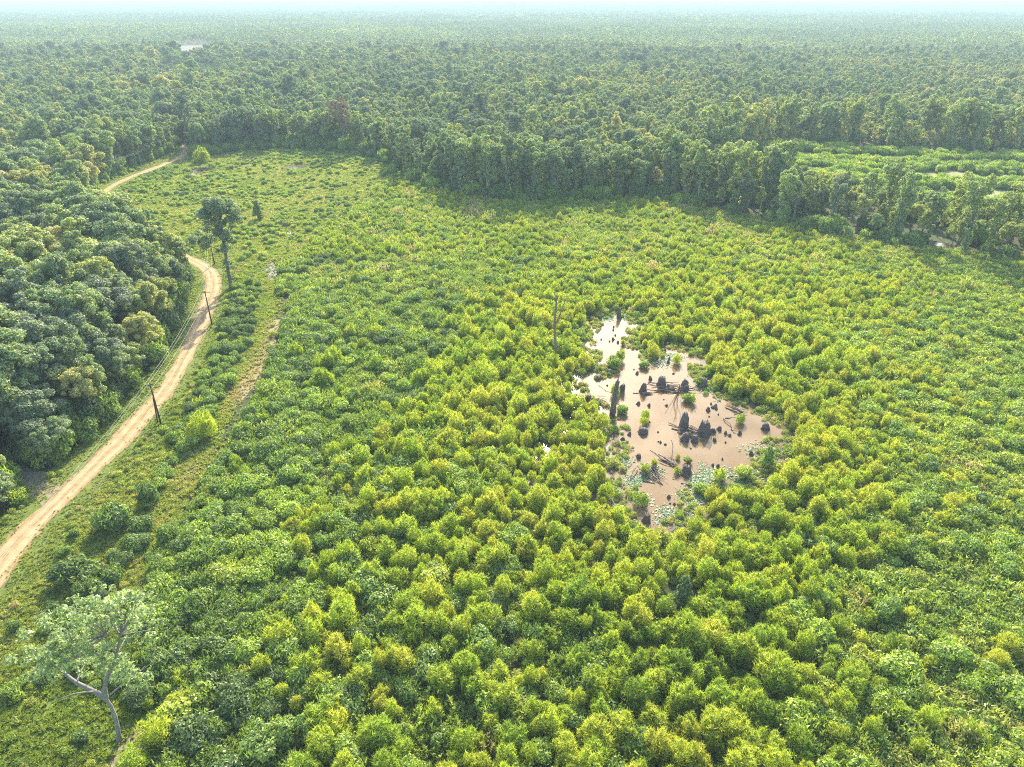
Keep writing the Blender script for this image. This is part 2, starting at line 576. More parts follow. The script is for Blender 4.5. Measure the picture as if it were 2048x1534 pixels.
puddle([(529, 520), (545, 516), (556, 545), (548, 560), (534, 562), (526, 540)])
puddle([(562, 466), (580, 461), (600, 464), (594, 470), (566, 472)])
puddle([(462, 496), (480, 494), (490, 502), (470, 505)])
puddle([(360, 350), (395, 342), (440, 335), (425, 343), (392, 352), (365, 356)])
puddle([(345, 370), (372, 363), (385, 366), (352, 376)])
puddle([(560, 333), (600, 328), (640, 332), (610, 339), (570, 340)])
puddle([(975, 345), (995, 350), (990, 362), (978, 356)])
for bp in ([(372, 338), (400, 330), (450, 330), (462, 336), (430, 346), (385, 350)], [(585, 326), (650, 322), (700, 328), (690, 336), (620, 340)], [(470, 372), (520, 364), (548, 370), (500, 380)],
           [(640, 352), (690, 348), (705, 356), (660, 362)], [(345, 382), (380, 376), (392, 384), (360, 392)]):
    P_ = poly(bp)
    sheet("bare_patch", P_, .05, M_DRY, jag=2.0, step=1.5)
# shallow creek that runs along under the tall tree line
creek = smooth_line([G(*p)[:2] for p in [(960, 350), (1010, 362), (1100, 378), (1250, 385), (1350, 390), (1425, 408), (1500, 427), (1600, 443), (1680, 455), (1800, 477), (1920, 494), (2040, 513), (2300, 545)]])
ribbon("creek", creek, 7.0, .05, M_POOL, jag=2.5, seed=20)

# ------------------------------------------------------------------ foliage builders
def unit(v):
    return v / (np.linalg.norm(v, axis=-1, keepdims=True) + 1e-9)


def leaf_tris(c, d, L, W, r):
    """leaves as pointed triangles: centre c, pointing along d, length L, width W"""
    n = len(c)
    d = unit(d)
    s = unit(np.cross(d, r.normal(size=(n, 3))))
    L = np.asarray(L).reshape(-1, 1) * (.7 + .6 * r.random((n, 1)))
    W = np.asarray(W).reshape(-1, 1) * (.7 + .6 * r.random((n, 1)))
    a = c - d * L * .5
    return np.stack([a - s * W * .5, a + s * W * .5, c + d * L * .5], 1)


def quads_as_leaf(c, nrm, S, r):
    """broad leaves lying roughly across nrm"""
    n = len(c)
    nrm = unit(nrm + r.normal(size=(n, 3)) * .55)
    t = unit(np.cross(nrm, r.normal(size=(n, 3))))
    b = np.cross(nrm, t)
    S = S * (.6 + .8 * r.random((n, 1)))
    return np.stack([c - t * S * .5 - b * S * .3, c + t * S * .5 - b * S * .3, c + b * S * .75], 1)


def sapling_mesh(seed, H=4.6, R=1.8, plumes=9, n=230):
    """young feathery tree: several soft plumes rising together"""
    r = np.random.default_rng(seed)
    T = []
    for k in range(plumes):
        a = k * 2.4 + r.random()
        rad = R * (.62 if k else 0) * (.6 + .5 * r.random())
        h = H * (1.0 if k == 0 else .55 + .4 * r.random())
        base = np.array([math.cos(a) * rad, math.sin(a) * rad, H * .08])
        top = base * np.array([1.25, 1.25, 1]) + np.array([0, 0, h - H * .08])
        m = int(n * (1.5 if k == 0 else 1))
        t = r.random(m) ** .75
        ax = base + (top - base) * t[:, None]
        pr = R * (.62 if k == 0 else .5) * (np.sin(np.clip(t * 1.02, 0, 1) ** .8 * math.pi) ** .7 * .85 + .12)
        th = r.random(m) * 2 * math.pi
        rr = pr * (.45 + .6 * r.random(m) ** .5)
        out = np.stack([np.cos(th), np.sin(th), np.zeros(m)], 1)
        c = ax + out * rr[:, None]
        d = out * .7 + np.array([0, 0, .7]) + r.normal(size=(m, 3)) * .45
        T.append(leaf_tris(c, d, .46, .15, r))
        j = r.integers(0, m, m // 6)      # wispy shoots that fray the outline
        T.append(leaf_tris(c[j] + out[j] * .22 + np.array([0, 0, .25]), out[j] * .6 + np.array([0, 0, .9]) + r.normal(size=(len(j), 3)) * .3, .8, .09, r))
    return MB().tris(np.concatenate(T)).mesh("sapling_foliage", M_SAP, smooth=False)


def stems_mesh(seed, H=3.4, n=4, mat=None, r0=.05, spread=.6):
    random.seed(seed)
    b = MB()
    for k in range(n):
        a = random.random() * 6.28
        q = spread * (0.2 if k == 0 else .5 + .5 * random.random())
        b.tube([(math.cos(a) * .1, math.sin(a) * .1, -.1), (math.cos(a) * q * .5, math.sin(a) * q * .5, H * .5), (math.cos(a) * q, math.sin(a) * q, H * (.8 + .2 * random.random()))],
               [r0, r0 * .7, r0 * .3], 5, cap=False)
    return b.mesh("stem", mat or M_BARK)


def clump_leaves(r, centers, rads, per, S, up=.35, flat=.8, solid=.5):
    T = []
    for c, R in zip(centers, rads):
        m = int(per * (R * R) ** .9)
        d = unit(r.normal(size=(m, 3)) + np.array([0, 0, up]))
        q = c + d * R * (solid + (1 - solid) * r.random((m, 1)) ** .6) * np.array([1, 1, flat])
        T.append(quads_as_leaf(q, d + np.array([0, 0, .35]), S, r))
        j = r.integers(0, m, max(1, m // 9))
        T.append(quads_as_leaf(q[j] + d[j] * R * .35 * r.random((len(j), 1)), d[j], S * .9, r))
    return np.concatenate(T)


def shrub_mesh(seed, H=2.6, R=1.7, k=12, per=260, S=.22):
    r = np.random.default_rng(seed)
    c, q = [], []
    for i in range(k):
        a, z = r.random() * 6.28, r.random()
        rr = R * .62 * math.sqrt(r.random())
        c.append((math.cos(a) * rr, math.sin(a) * rr, H * (.25 + .55 * z * (1 - .4 * rr / R))))
        q.append(R * (.30 + .25 * r.random()))
    T = clump_leaves(r, np.array(c), q, per, S, up=.2)
    m = 120   # upright shoots that break the outline
    a = r.random(m) * 6.28
    rr = R * .8 * np.sqrt(r.random(m))
    z = H * (.55 + .5 * r.random(m) * (1 - .5 * rr / R))
    sh = leaf_tris(np.stack([np.cos(a) * rr, np.sin(a) * rr, z], 1), r.normal(size=(m, 3)) * .5 + np.array([0, 0, 1.]), .6, .16, r)
    return MB().tris(np.concatenate([T, sh])).mesh("shrub_foliage", M_SHR, smooth=False)


def crown_mesh(seed, H=15, R=4.6, base=.35, k=34, per=62, S=.42, mat=None, lobes=5, shape='round', solid=.55):
    """broadleaf crown: clumps gathered in a few lobes"""
    r = np.random.default_rng(seed)
    c, q = [], []
    lob = []
    for i in range(lobes):
        a = i * 6.28 / lobes + r.random()
        rr = R * (.48 if i else .05)
        lob.append(np.array([math.cos(a) * rr, math.sin(a) * rr, H * (.62 + .16 * r.random() + (.10 if i == 0 else 0))]))
    for i in range(k):
        if shape == 'round':
            L = lob[i % lobes]
            d = unit(r.normal(size=3) + np.array([0, 0, .45]))
            c.append(L + d * np.array([R * .52, R * .52, H * .19]) * (.75 + .4 * r.random()))
            q.append(R * (.12 + .15 * r.random()))
        elif shape == 'column':
            t = (i + .5) / k
            z = H * (base + (1 - base) * t) * .97
            w = R * (.38 + .62 * max(0, (t - .45) / .55) ** .8 * (1.25 if t < .92 else .8)) * (.7 + .5 * r.random())
            a = r.random() * 6.28
            c.append(np.array([math.cos(a) * w * .75, math.sin(a) * w * .75, z]))
            q.append(R * (.2 + .17 * r.random()))
        else:   # cone
            t = (i + .5) / k
            a = r.random() * 6.28
            w = R * (1 - t) ** .7
            c.append(np.array([math.cos(a) * w * .7, math.sin(a) * w * .7, H * (.1 + .85 * t)]))
            q.append(R * (.25 + .2 * (1 - t)))
    T = clump_leaves(r, np.array(c), q, per, S, up=.5, solid=solid)
    return MB().tris(T).mesh("crown_foliage", mat or M_TREE, smooth=False), np.array(c)


def trunk_mesh(seed, H, r0, centers, mat=None, nl=6, lean=.3):
    r = np.random.default_rng(seed)
    random.seed(seed)
    b = MB()
    top = np.array([r.normal() * lean, r.normal() * lean, H * .78])
    pts = [np.array([0, 0, -.3]), np.array([0, 0, H * .03]), top * np.array([.2, .6, .35]), top * np.array([.7, .5, .68]), top]
    b.tube(pts, [r0 * 1.5, r0 * 1.05, r0 * .85, r0 * .6, r0 * .2], 7, cap=False, rough=.06)
    for i in range(nl):
        c = centers[r.integers(len(centers))]
        s = pts[2] + (pts[4] - pts[2]) * (.1 + .6 * i / nl)
        if c[2] < s[2]:
            c = c + np.array([0, 0, s[2] - c[2] + 1])
        mid = s + (c - s) * .5 + np.array([0, 0, -.2])
        b.tube([s, mid, c], [r0 * .38, r0 * .25, r0 * .08], 5, cap=False)
    return b.mesh("trunk", mat or M_BARK)


def joined(name, *meshes):
    """one mesh from several, used as the repeated unit of the dense stands"""
    V, F, MI, mats, off = [], [], [], [], 0
    for k, me in enumerate(meshes):
        v = np.empty(len(me.vertices) * 3, np.float32); me.vertices.foreach_get("co", v)
        f = np.empty(len(me.loops), np.int32); me.loops.foreach_get("vertex_index", f)
        V.append(v.reshape(-1, 3)); F.append(f.reshape(-1, 3) + off); MI.append(np.full(len(f) // 3, k)); off += len(v) // 3
        mats.append(me.materials[0])
    return bpy.data.objects.new(name, mesh_np(name, np.concatenate(V), np.concatenate(F), mats, np.concatenate(MI)))


def scatter(name, x, y, rot, scl, tint, protos, label=None, cat=None, z=None, idx=None):
    """one object that stands copies of PROTOS on its points (a stand too large to count)"""
    n = len(x)
    me = bpy.data.meshes.new(name)
    me.vertices.add(n)
    co = np.zeros((n, 3), np.float32); co[:, 0] = x; co[:, 1] = y
    if z is not None:
        co[:, 2] = z
    me.vertices.foreach_set("co", co.ravel())
    a = me.attributes.new("turn", 'FLOAT_VECTOR', 'POINT')
    R = np.zeros((n, 3), np.float32); R[:, 2] = rot
    a.data.foreach_set("vector", R.ravel())
    a = me.attributes.new("size", 'FLOAT_VECTOR', 'POINT'); a.data.foreach_set("vector", np.asarray(scl, np.float32).ravel())
    a = me.attributes.new("tint", 'FLOAT', 'POINT'); a.data.foreach_set("value", np.asarray(tint, np.float32))
    a = me.attributes.new("which", 'INT', 'POINT')
    a.data.foreach_set("value", np.asarray(rng.integers(0, len(protos), n) if idx is None else idx, np.int32))
    o = link(name, me)
    ng = bpy.data.node_groups.new(name + "_stand", 'GeometryNodeTree')
    ng.interface.new_socket("Geometry", in_out='INPUT', socket_type='NodeSocketGeometry')
    ng.interface.new_socket("Geometry", in_out='OUTPUT', socket_type='NodeSocketGeometry')
    gi, go = ng.nodes.new('NodeGroupInput'), ng.nodes.new('NodeGroupOutput')
    jn = ng.nodes.new('GeometryNodeJoinGeometry')
    for p in protos:
        oi = ng.nodes.new('GeometryNodeObjectInfo')
        oi.inputs['Object'].default_value = p
        oi.inputs['As Instance'].default_value = True
        ng.links.new(oi.outputs['Geometry'], jn.inputs[0])
    ip = ng.nodes.new('GeometryNodeInstanceOnPoints')
    ip.inputs['Pick Instance'].default_value = True

    def na(nm, t):
        q = ng.nodes.new('GeometryNodeInputNamedAttribute'); q.data_type = t
        q.inputs['Name'].default_value = nm
        return q.outputs['Attribute']
    ng.links.new(gi.outputs[0], ip.inputs['Points'])
    ng.links.new(jn.outputs[0], ip.inputs['Instance'])
    ng.links.new(na('which', 'INT'), ip.inputs['Instance Index'])
    ng.links.new(na('turn', 'FLOAT_VECTOR'), ip.inputs['Rotation'])
    ng.links.new(na('size', 'FLOAT_VECTOR'), ip.inputs['Scale'])
    ng.links.new(ip.outputs[0], go.inputs[0])
    md = o.modifiers.new("stand", 'NODES')
    md.node_group = ng
    tag(o, label, cat, kind='stuff')
    return o


# ------------------------------------------------------------------ labels that single a plant out
ORD = "nearest second-nearest third-nearest fourth-nearest fifth-nearest sixth-nearest seventh-nearest eighth-nearest ninth-nearest tenth-nearest".split()


def ordn(i):
    if i < 10:
        return ORD[i]
    s = {1: 'st', 2: 'nd', 3: 'rd'}.get((i + 1) % 10 if (i + 1) % 100 // 10 != 1 else 0, 'th')
    return f"{i + 1}{s}-nearest"


LM = [("the muddy pond", G(1370, 850)), ("the forked dead tree", G(1113, 720)), ("the big pale-trunked tree", G(235, 1480)),
      ("the twin utility poles", G(322, 848)), ("the far single utility pole", G(424, 649)), ("the lone tall tree", G(463, 572)),
      ("the round yellow-green bush", G(408, 875)), ("the sandy side track", G(80, 965)), ("the bare patch by the trunk", G(275, 1475)),
      ("the dark leafy tree below the pond", G(1362, 1200)), ("the photo's bottom right corner", G(2048, 1534)), ("the middle of the bottom edge", G(1024, 1534)),
      ("the lower right edge", G(2048, 1200)), ("the lower left road bend", G(20, 1105)), ("the road's far bend", G(400, 530)), ("the russet tree", G(690, 302)),
      ("the far field", G(1800, 330)), ("the leaning white trunk", G(1492, 418)), ("the upper right edge", G(2048, 500)), ("the green mat below the pond", G(1250, 945))]


def place_labels(items, noun):
    """items: list of (obj, x, y, adjective); gives each a label by look, landmark, side and rank"""
    buckets = {}
    for o, x, y, adj in items:
        d = [(np.hypot(p[0] - x, p[1] - y), n, p) for n, p in LM]
        dist, n, p = min(d, key=lambda q: q[0])
        dx, dy = x - p[0], y - p[1]
        side = ("left of" if dx < 0 else "right of") if abs(dx) > abs(dy) else ("in front of" if dy < 0 else "behind")
        buckets.setdefault((adj, side, n), []).append((dist, o))
    for (adj, side, n), L in buckets.items():
        L.sort(key=lambda q: q[0])
        for i, (_, o) in enumerate(L):
            o["label"] = " ".join(f"{ordn(i)} {adj} {noun} {side} {n}".replace("the photo's bottom right corner", "the bottom right corner").replace("the dark leafy tree below the pond", "the pond's dark leafy tree").split()[:16])


# ------------------------------------------------------------------ plant prototypes
SAP = [sapling_mesh(100 + i, H=4.2 + .5 * (i % 4), R=1.7 + .15 * (i % 3), plumes=7 + i % 4) for i in range(8)]
SAPS = [stems_mesh(140 + i) for i in range(3)]
SHR = [shrub_mesh(200 + i, H=2.2 + .35 * (i % 3), R=1.6 + .2 * (i % 3)) for i in range(7)]
SHRS = [stems_mesh(240 + i, H=1.6, n=5, spread=.9, r0=.04) for i in range(3)]
TREE, TRUNK = [], []
for i in range(9):
    H, R = 12.5 + 1.3 * (i % 4), 3.6 + .75 * (i % 3)
    c, cc = crown_mesh(300 + i, H, R, k=62 + 5 * (i % 3), per=270, S=.27, lobes=4 + i % 3)
    TREE.append(c); TRUNK.append(trunk_mesh(330 + i, H, .28, cc))
TALL, TALLT = [], []
for i in range(8):
    H, R = 25 + 1.2 * (i % 4), 4.4 + .5 * (i % 3)
    if i % 2:
        c, cc = crown_mesh(400 + i, H, R, base=.03, k=70, per=130, S=.42, shape='column')
    else:
        c, cc = crown_mesh(400 + i, H, R * 1.15, k=58, per=110, S=.42, lobes=6)
        low = crown_mesh(450 + i, H * .72, R * .62, base=.02, k=28, per=100, S=.5, shape='column')[0]
        c = joined("tmp", c, low).data
        c.materials.clear(); c.materials.append(M_TREE)
        c.polygons.foreach_set("material_index", np.zeros(len(c.polygons), np.int32))
    TALL.append(c); TALLT.append(trunk_mesh(430 + i, H, .42, cc, mat=M_PALE if i % 3 == 0 else M_BARK))
FAR = [crown_mesh(500 + i, 11, 3.3, k=13, per=26, S=.75, lobes=3, solid=.7)[0] for i in range(6)]


def weed_mesh(seed):
    r = np.random.default_rng(seed)
    m = 260
    a = r.random(m) * 6.28; rr = 1.1 * np.sqrt(r.random(m))
    h = .25 + (.9 + .5 * r.random()) * r.random(m) * (1 - .5 * rr / 1.1)
    return MB().tris(leaf_tris(np.stack([np.cos(a) * rr, np.sin(a) * rr, h], 1), r.normal(size=(m, 3)) * .8 + np.array([0, 0, .7]), .42, .17, r)).mesh("weeds", M_WEED, False)


def grass_mesh(seed):
    r = np.random.default_rng(seed)
    T = []
    for k in range(26):
        cx, cy = r.normal(size=2) * 1.3
        m = 16
        a = r.random(m) * 6.28
        h = .18 + .35 * r.random()
        c = np.stack([cx + np.cos(a) * .2 * r.random(m), cy + np.sin(a) * .2 * r.random(m), np.full(m, h * .5)], 1)
        T.append(leaf_tris(c, np.stack([np.cos(a) * .8, np.sin(a) * .8, np.full(m, .9)], 1) + r.normal(size=(m, 3)) * .2, h * 1.6, .14, r))
    return MB().tris(np.concatenate(T)).mesh("grass_tufts", M_GRASS, False)


def lily_mesh(seed):
    r = np.random.default_rng(seed)
    m = 60
    c = np.stack([r.normal(size=m) * .9, r.normal(size=m) * .9, .02 + .10 * r.random(m)], 1)
    return MB().tris(quads_as_leaf(c, np.tile([0, 0, 2.5], (m, 1)), .30, r)).mesh("floating_leaves", M_LILY, False)


def thicket_mesh(seed):
    """patch of close-set leafy shoots of uneven height"""
    r = np.random.default_rng(seed)
    T = []
    hh = 1.1 + .5 * r.random()
    for k in range(34):
        a = r.random() * 6.28
        rr = 1.45 * math.sqrt(r.random())
        x, y = math.cos(a) * rr, math.sin(a) * rr
        h = hh * (.55 + .75 * r.random()) * (1 - .25 * rr / 1.45)
        m = 15
        t = .25 + .8 * r.random(m)
        th = r.random(m) * 6.28
        w = .10 + .22 * (1 - t)
        c = np.stack([x + np.cos(th) * w, y + np.sin(th) * w, h * t], 1)
        T.append(leaf_tris(c, np.stack([np.cos(th), np.sin(th), .5 + r.random(m)], 1), .30, .14, r))
    return MB().tris(np.concatenate(T)).mesh("thicket", M_WEED, False)


THICK = [bpy.data.objects.new("thicket_unit", thicket_mesh(660 + i)) for i in range(8)]
WEED = [bpy.data.objects.new("weed_unit", weed_mesh(600 + i)) for i in range(5)]
GRASS = [bpy.data.objects.new("grass_unit", grass_mesh(620 + i)) for i in range(5)]
LILY = [bpy.data.objects.new("lily_unit", lily_mesh(640 + i)) for i in range(4)]
SAPU = [joined("sapling_unit", SAP[i], SAPS[i % 3]) for i in range(8)]
SHRU = [joined("shrub_unit", SHR[i], SHRS[i % 3]) for i in range(7)]
TREEU = [joined("tree_unit", TREE[i], TRUNK[i]) for i in range(9)]
TALLU = [joined("tall_tree_unit", TALL[i], TALLT[i]) for i in range(8)]
FARU = [bpy.data.objects.new("far_crown_unit", m) for m in FAR]


def individuals(n_max, x, y, rot, scl, tint, idx, crowns, trunks, name, part, part2, cat, group, noun, adj):
    """the n_max that show largest become things of their own; returns the mask of those left for the stand"""
    px, py = to_px(x, y, 2.0)
    seen = (px > -10) & (px < 2058) & (py < 1545) & (py > -5)
    size = scl[:, 2] / np.sqrt(x ** 2 + y ** 2 + CAM_H ** 2)
    order = np.argsort(-np.where(seen, size, -1))[:n_max]
    items = []
    for i in order:
        if not seen[i]:
            continue
        o = bpy.data.objects.new(name, None)
        COL.objects.link(o)
        o.location = (float(x[i]), float(y[i]), 0)
        o.rotation_euler = (0, 0, float(rot[i]))
        o.scale = [float(v) for v in scl[i]]
        tag(o, None, cat, group)
        k = int(idx[i])
        c = bpy.data.objects.new(part, crowns[k]); COL.objects.link(c); c.parent = o; c["tint"] = float(tint[i])
        t = bpy.data.objects.new(part2, trunks[k % len(trunks)]); COL.objects.link(t); t.parent = o
        items.append((o, x[i], y[i], adj(scl[i], tint[i])))
    place_labels(items, noun)
    rest = np.ones(len(x), bool)
    rest[order] = False
    return rest


KEEP = []       # (x, y, radius): spots held free for the things placed by hand


def free(x, y):
    ok = np.ones(x.shape, bool)
    for a, b, r in KEEP:
        ok &= np.hypot(x - a, y - b) > r
    return ok


for (a, b, r) in [(235, 1480, 3), (463, 572, 3), (322, 848, 2.5), (424, 649, 2), (429, 529, 2), (408, 875, 4), (517, 438, 4), (1113, 720, 2), (1362, 1200, 3),
                  (405, 330, 4), (690, 302, 6), (1532, 935, 4), (60, 1180, 3), (226, 1065, 4), (1492, 418, 2), (1500, 1120, 0)]:
    p = G(a, b)
    KEEP.append((p[0], p[1], r))
# what stands before the twin poles would hide them
rl = np.array(road_c)

# ------------------------------------------------------------------ saplings and shrubs of the clearing
def in_puddle(x, y):
    r = np.zeros(x.shape, bool)
    for q in PUD:
        r |= inside(q, x, y)
    r |= (seg_dist(np.array(creek), x, y) < 4.2 * (vnoise(x, y, 14, 88) + .45)) & (x > 70)
    return r


def roadclear(x, y, d):
    return seg_dist(rl, x, y) > d




sx, sy = jgrid(-300, 330, 22, 480, 2.05, .95, 11)
m = in_view(sx, sy) & ~in_puddle(sx, sy) & inside(A, sx, sy) & ~inside(POND, sx, sy) & roadclear(sx, sy, 5.5)
sx, sy = sx[m], sy[m]
spx, spy = to_px(sx, sy)
mead = inside(MEADOW, sx, sy)
nz = fbm(sx, sy, 30, 3)
nf = vnoise(sx, sy, 6, 4)
gr = np.random.default_rng(5)
u = gr.random(len(sx))
# share of feathery saplings: most near the pond and in the lower half, few at left and in the thicket at right
POND_C = np.vstack([POND, POND[:1]])


def sapling_share(x, y):
    px, py = to_px(x, y)
    w = .86 + (fbm(x, y, 26, 3) - .5) * 1.5
    w -= .75 * np.clip((640 - px) / 260, 0, 1) * (py > 480)
    w -= .62 * np.clip((1010 - px - (py - 700) * .9) / 200, 0, 1) * (py > 520) * (py < 1250)
    w -= .34 * np.clip((590 - py) / 90, 0, 1)
    w -= .45 * np.clip((px - 1600 - .25 * (1000 - py)) / 250, 0, 1) * (py > 540)
    w -= .75 * np.exp(-((px - 1020) / 170) ** 2 - ((py - 1290) / 110) ** 2)
    w += .8 * np.exp(-seg_dist(POND_C, x, y) / 11)
    return w


sap_w = sapling_share(sx, sy)
dp = seg_dist(POND_C, sx, sy)
is_sap = u < sap_w
is_sap &= ~mead
is_shr = ~is_sap & ((u > .62 + .17 * np.clip((590 - spy) / 90, 0, 1)) | (spx < 640) & (spy > 560))
dens = .93 - .12 * inside(WET, sx, sy) * (dp > 3) - .40 * (nf < .30)
dens = np.where(mead, np.where(spy > 500, .03 + .12 * (nz > .5), .10 + .30 * (nz > .52)), dens)
# belt of shrubs between road and grassy lane
belt = poly([(455, 575), (520, 585), (503, 690), (478, 735), (440, 800), (405, 870), (385, 930), (350, 990), (300, 1060), (240, 1180), (190, 1200), (205, 1130), (285, 1000), (335, 930), (358, 860),
             (392, 790), (425, 715), (446, 650)])
inb = inside(belt, sx, sy) | inside(poly([(238, 380), (258, 362), (300, 348), (335, 337), (348, 342), (325, 358), (290, 376), (262, 388)]), sx, sy)
dens = np.where(inb, .85, dens)
near_oak = poly([(230, 1340), (300, 1290), (330, 1350), (310, 1440), (260, 1440), (235, 1400)])
dens = np.where(inside(near_oak, sx, sy), .7, dens)
LANE_L = np.array([G(*p)[:2] for p in [(556, 600), (548, 650), (532, 705), (505, 752), (472, 812), (442, 868), (408, 925), (372, 980), (330, 1040)]])
dens = np.where(inside(GAP, sx, sy) | (seg_dist(LANE_L, sx, sy) < 3.6), .02, dens)
dens *= ~inside(BARE, sx, sy)
dens = np.where(~is_sap & ~is_shr & ~mead & ~inb, 0, dens)
dens = np.where(inside(WET, sx, sy) & (dp > 2.5), 1.0, dens)
for (a_, b_, r__) in [(1130, 848, 1.3), (1080, 893, 1.1), (1010, 832, 1.2), (1056, 980, 1.1), (986, 780, 1.2)]:
    g_ = G(a_, b_)
    dens = np.where(np.hypot(sx - g_[0], (sy - g_[1]) * .55) < r__, 0, dens)
dens = np.where(dp < 1.5 + 1.2 * nf, 0, dens)
keep = (gr.random(len(sx)) < dens) & free(sx, sy)
sx, sy, spx, spy, is_sap, inb, mead, nz, dp = [q[keep] for q in (sx, sy, spx, spy, is_sap, inb, mead, nz, dp)]

n = len(sx)
tintS = .55 + .40 * (fbm(sx, sy, 22, 21) - .5) * 2 + .17 * gr.normal(size=n)
tintS += .22 * np.exp(-dp / 13) + .10 * (spx > 1250) * (spy < 1300) - .08 * (spx < 800)
tintS = np.clip(tintS, .05, .86)
small = np.clip((sy - 160) / 90, 0, 1)
hS = .80 * (1.0 - .30 * small) * (.55 + .62 * gr.random(n)) * (1 - .25 * np.clip((spx - 1600) / 300, 0, 1))
hS *= (.85 + .5 * (fbm(sx, sy, 18, 31) - .3)) * (1 - .30 * np.exp(-dp / 3.5))
wS = hS * (.84 + .42 * gr.random(n))
rotS = gr.random(n) * 6.28
idS = gr.integers(0, 8, n)
k = is_sap
scl = np.stack([wS, wS, hS], 1)


def adj_sap(s, t):
    size = "tall" if s[2] > .9 else ("small" if s[2] < .7 else "medium")
    c = "deep green" if t < .35 else ("lime green" if t < .6 else ("yellow-green" if t < .82 else "olive-yellow"))
    return f"{size} {c}"


rest = individuals(300, sx[k], sy[k], rotS[k], scl[k], tintS[k], idS[k], SAP, SAPS, "sapling", "foliage", "stem", "sapling",
                   "feathery young saplings that fill the clearing", "feathery sapling", adj_sap)
scatter("sapling_thicket", sx[k][rest], sy[k][rest], rotS[k][rest], scl[k][rest], tintS[k][rest], SAPU,
        "dense stand of feathery lime-green saplings around and beyond the muddy pond", "saplings", idx=idS[k][rest])

k = ~is_sap
tintB = np.clip(.42 + .5 * (fbm(sx, sy, 16, 41) - .5) * 2 + .15 * gr.normal(size=n) - .2 * inb + .18 * (spy < 520) + .2 * (spx > 1500), .02, 1)
hB = (.62 + .62 * gr.random(n)) * np.where(mead, .8, 1) * (1 - .2 * small)
wB = hB * (.85 + .4 * gr.random(n))
sclB = np.stack([wB, wB, hB], 1)
idB = gr.integers(0, 7, n)


def adj_shr(s, t):
    size = "large" if s[2] > 1.15 else ("small" if s[2] < .85 else "mid-sized")
    c = "bluish dark green" if t < .3 else ("leaf green" if t < .55 else "pale green")
    return f"{size} {c}"


rest = individuals(300, sx[k], sy[k], rotS[k], sclB[k], tintB[k], idB[k], SHR, SHRS, "shrub", "foliage", "stem", "shrub",
                   "broad-leaved shrubs among the saplings and along the road", "leafy shrub", adj_shr)
scatter("shrub_thicket", sx[k][rest], sy[k][rest], rotS[k][rest], sclB[k][rest], tintB[k][rest], SHRU,
        "dense broad-leaved green shrubs mixed through the far side of the clearing", "shrubs", idx=idB[k][rest])

# thicket of close-set shoots wherever saplings are few
qx, qy = jgrid(-300, 330, 22, 480, 1.75, 1, 33)
m = in_view(qx, qy) & ~in_puddle(qx, qy) & inside(A, qx, qy) & ~inside(POND, qx, qy) & ~inside(MEADOW, qx, qy) & roadclear(qx, qy, 7) & free(qx, qy) & (seg_dist(LANE_L, qx, qy) > 3.2)
qx, qy = qx[m], qy[m]
pw = 1.05 - sapling_share(qx, qy) * .95
m = (gr.random(len(qx)) < pw) & ~(inside(WET, qx, qy) & (gr.random(len(qx)) < .85)) & (vnoise(qx, qy, 3.3, 36) > .17)
qx, qy = qx[m], qy[m]
qpx, qpy = to_px(qx, qy)
n = len(qx)
q = fbm(qx, qy, 9, 34)
s = (.75 + .5 * gr.random(n)) * (.8 + .5 * q) * (.62 + .95 * vnoise(qx, qy, 5, 37) ** 1.5)
scatter("thicket", qx, qy, gr.random(n) * 6.28, np.stack([s, s, s * (.8 + .7 * gr.random(n))], 1),
        np.clip(.38 + .9 * (fbm(qx, qy, 15, 35) - .5) + .17 * gr.normal(size=n) + .28 * np.clip((620 - qpy) / 120, 0, 1) + .12 * (qpx > 1500) - .1 * (qpx < 950) * (qpy > 560), 0, 1), THICK,
        "close-set leafy thicket between the saplings and over the clearing's far half", "thicket")
print("thicket", n)

# undergrowth between them
wx, wy = jgrid(-300, 330, 22, 480, 1.55, 1, 12)
m = in_view(wx, wy) & ~in_puddle(wx, wy) & inside(A, wx, wy) & ~inside(POND, wx, wy) & roadclear(wx, wy, 4.2) & free(wx, wy)
wx, wy = wx[m], wy[m]
wpx, wpy = to_px(wx, wy)
md_ = inside(MEADOW, wx, wy)
wnz = fbm(wx, wy, 14, 51)
d = np.where(md_, .15 + .45 * (wnz > .5) + .25 * (wpy < 520), .9) * np.where(inside(GAP, wx, wy) | (seg_dist(LANE_L, wx, wy) < 3.4), .06, 1) * np.where(inside(WET, wx, wy), .35, 1) * ~inside(BARE, wx, wy)
m = (gr.random(len(wx)) < d)
wx, wy, wnz, wpx, wpy, md_ = [q[m] for q in (wx, wy, wnz, wpx, wpy, md_)]
n = len(wx)
s = (.55 + .6 * gr.random(n)) * np.where(md_, .6, 1.0 + .45 * np.clip((wpx - 1600) / 300, 0, 1))
scatter("undergrowth", wx, wy, gr.random(n) * 6.28, np.stack([s, s, s * (.8 + .6 * gr.random(n))], 1),
        np.clip(.38 + .9 * (wnz - .5) + .18 * gr.normal(size=n) + .1 * md_, 0, 1), WEED, "low weeds and seedlings filling the gaps between the saplings", "undergrowth")

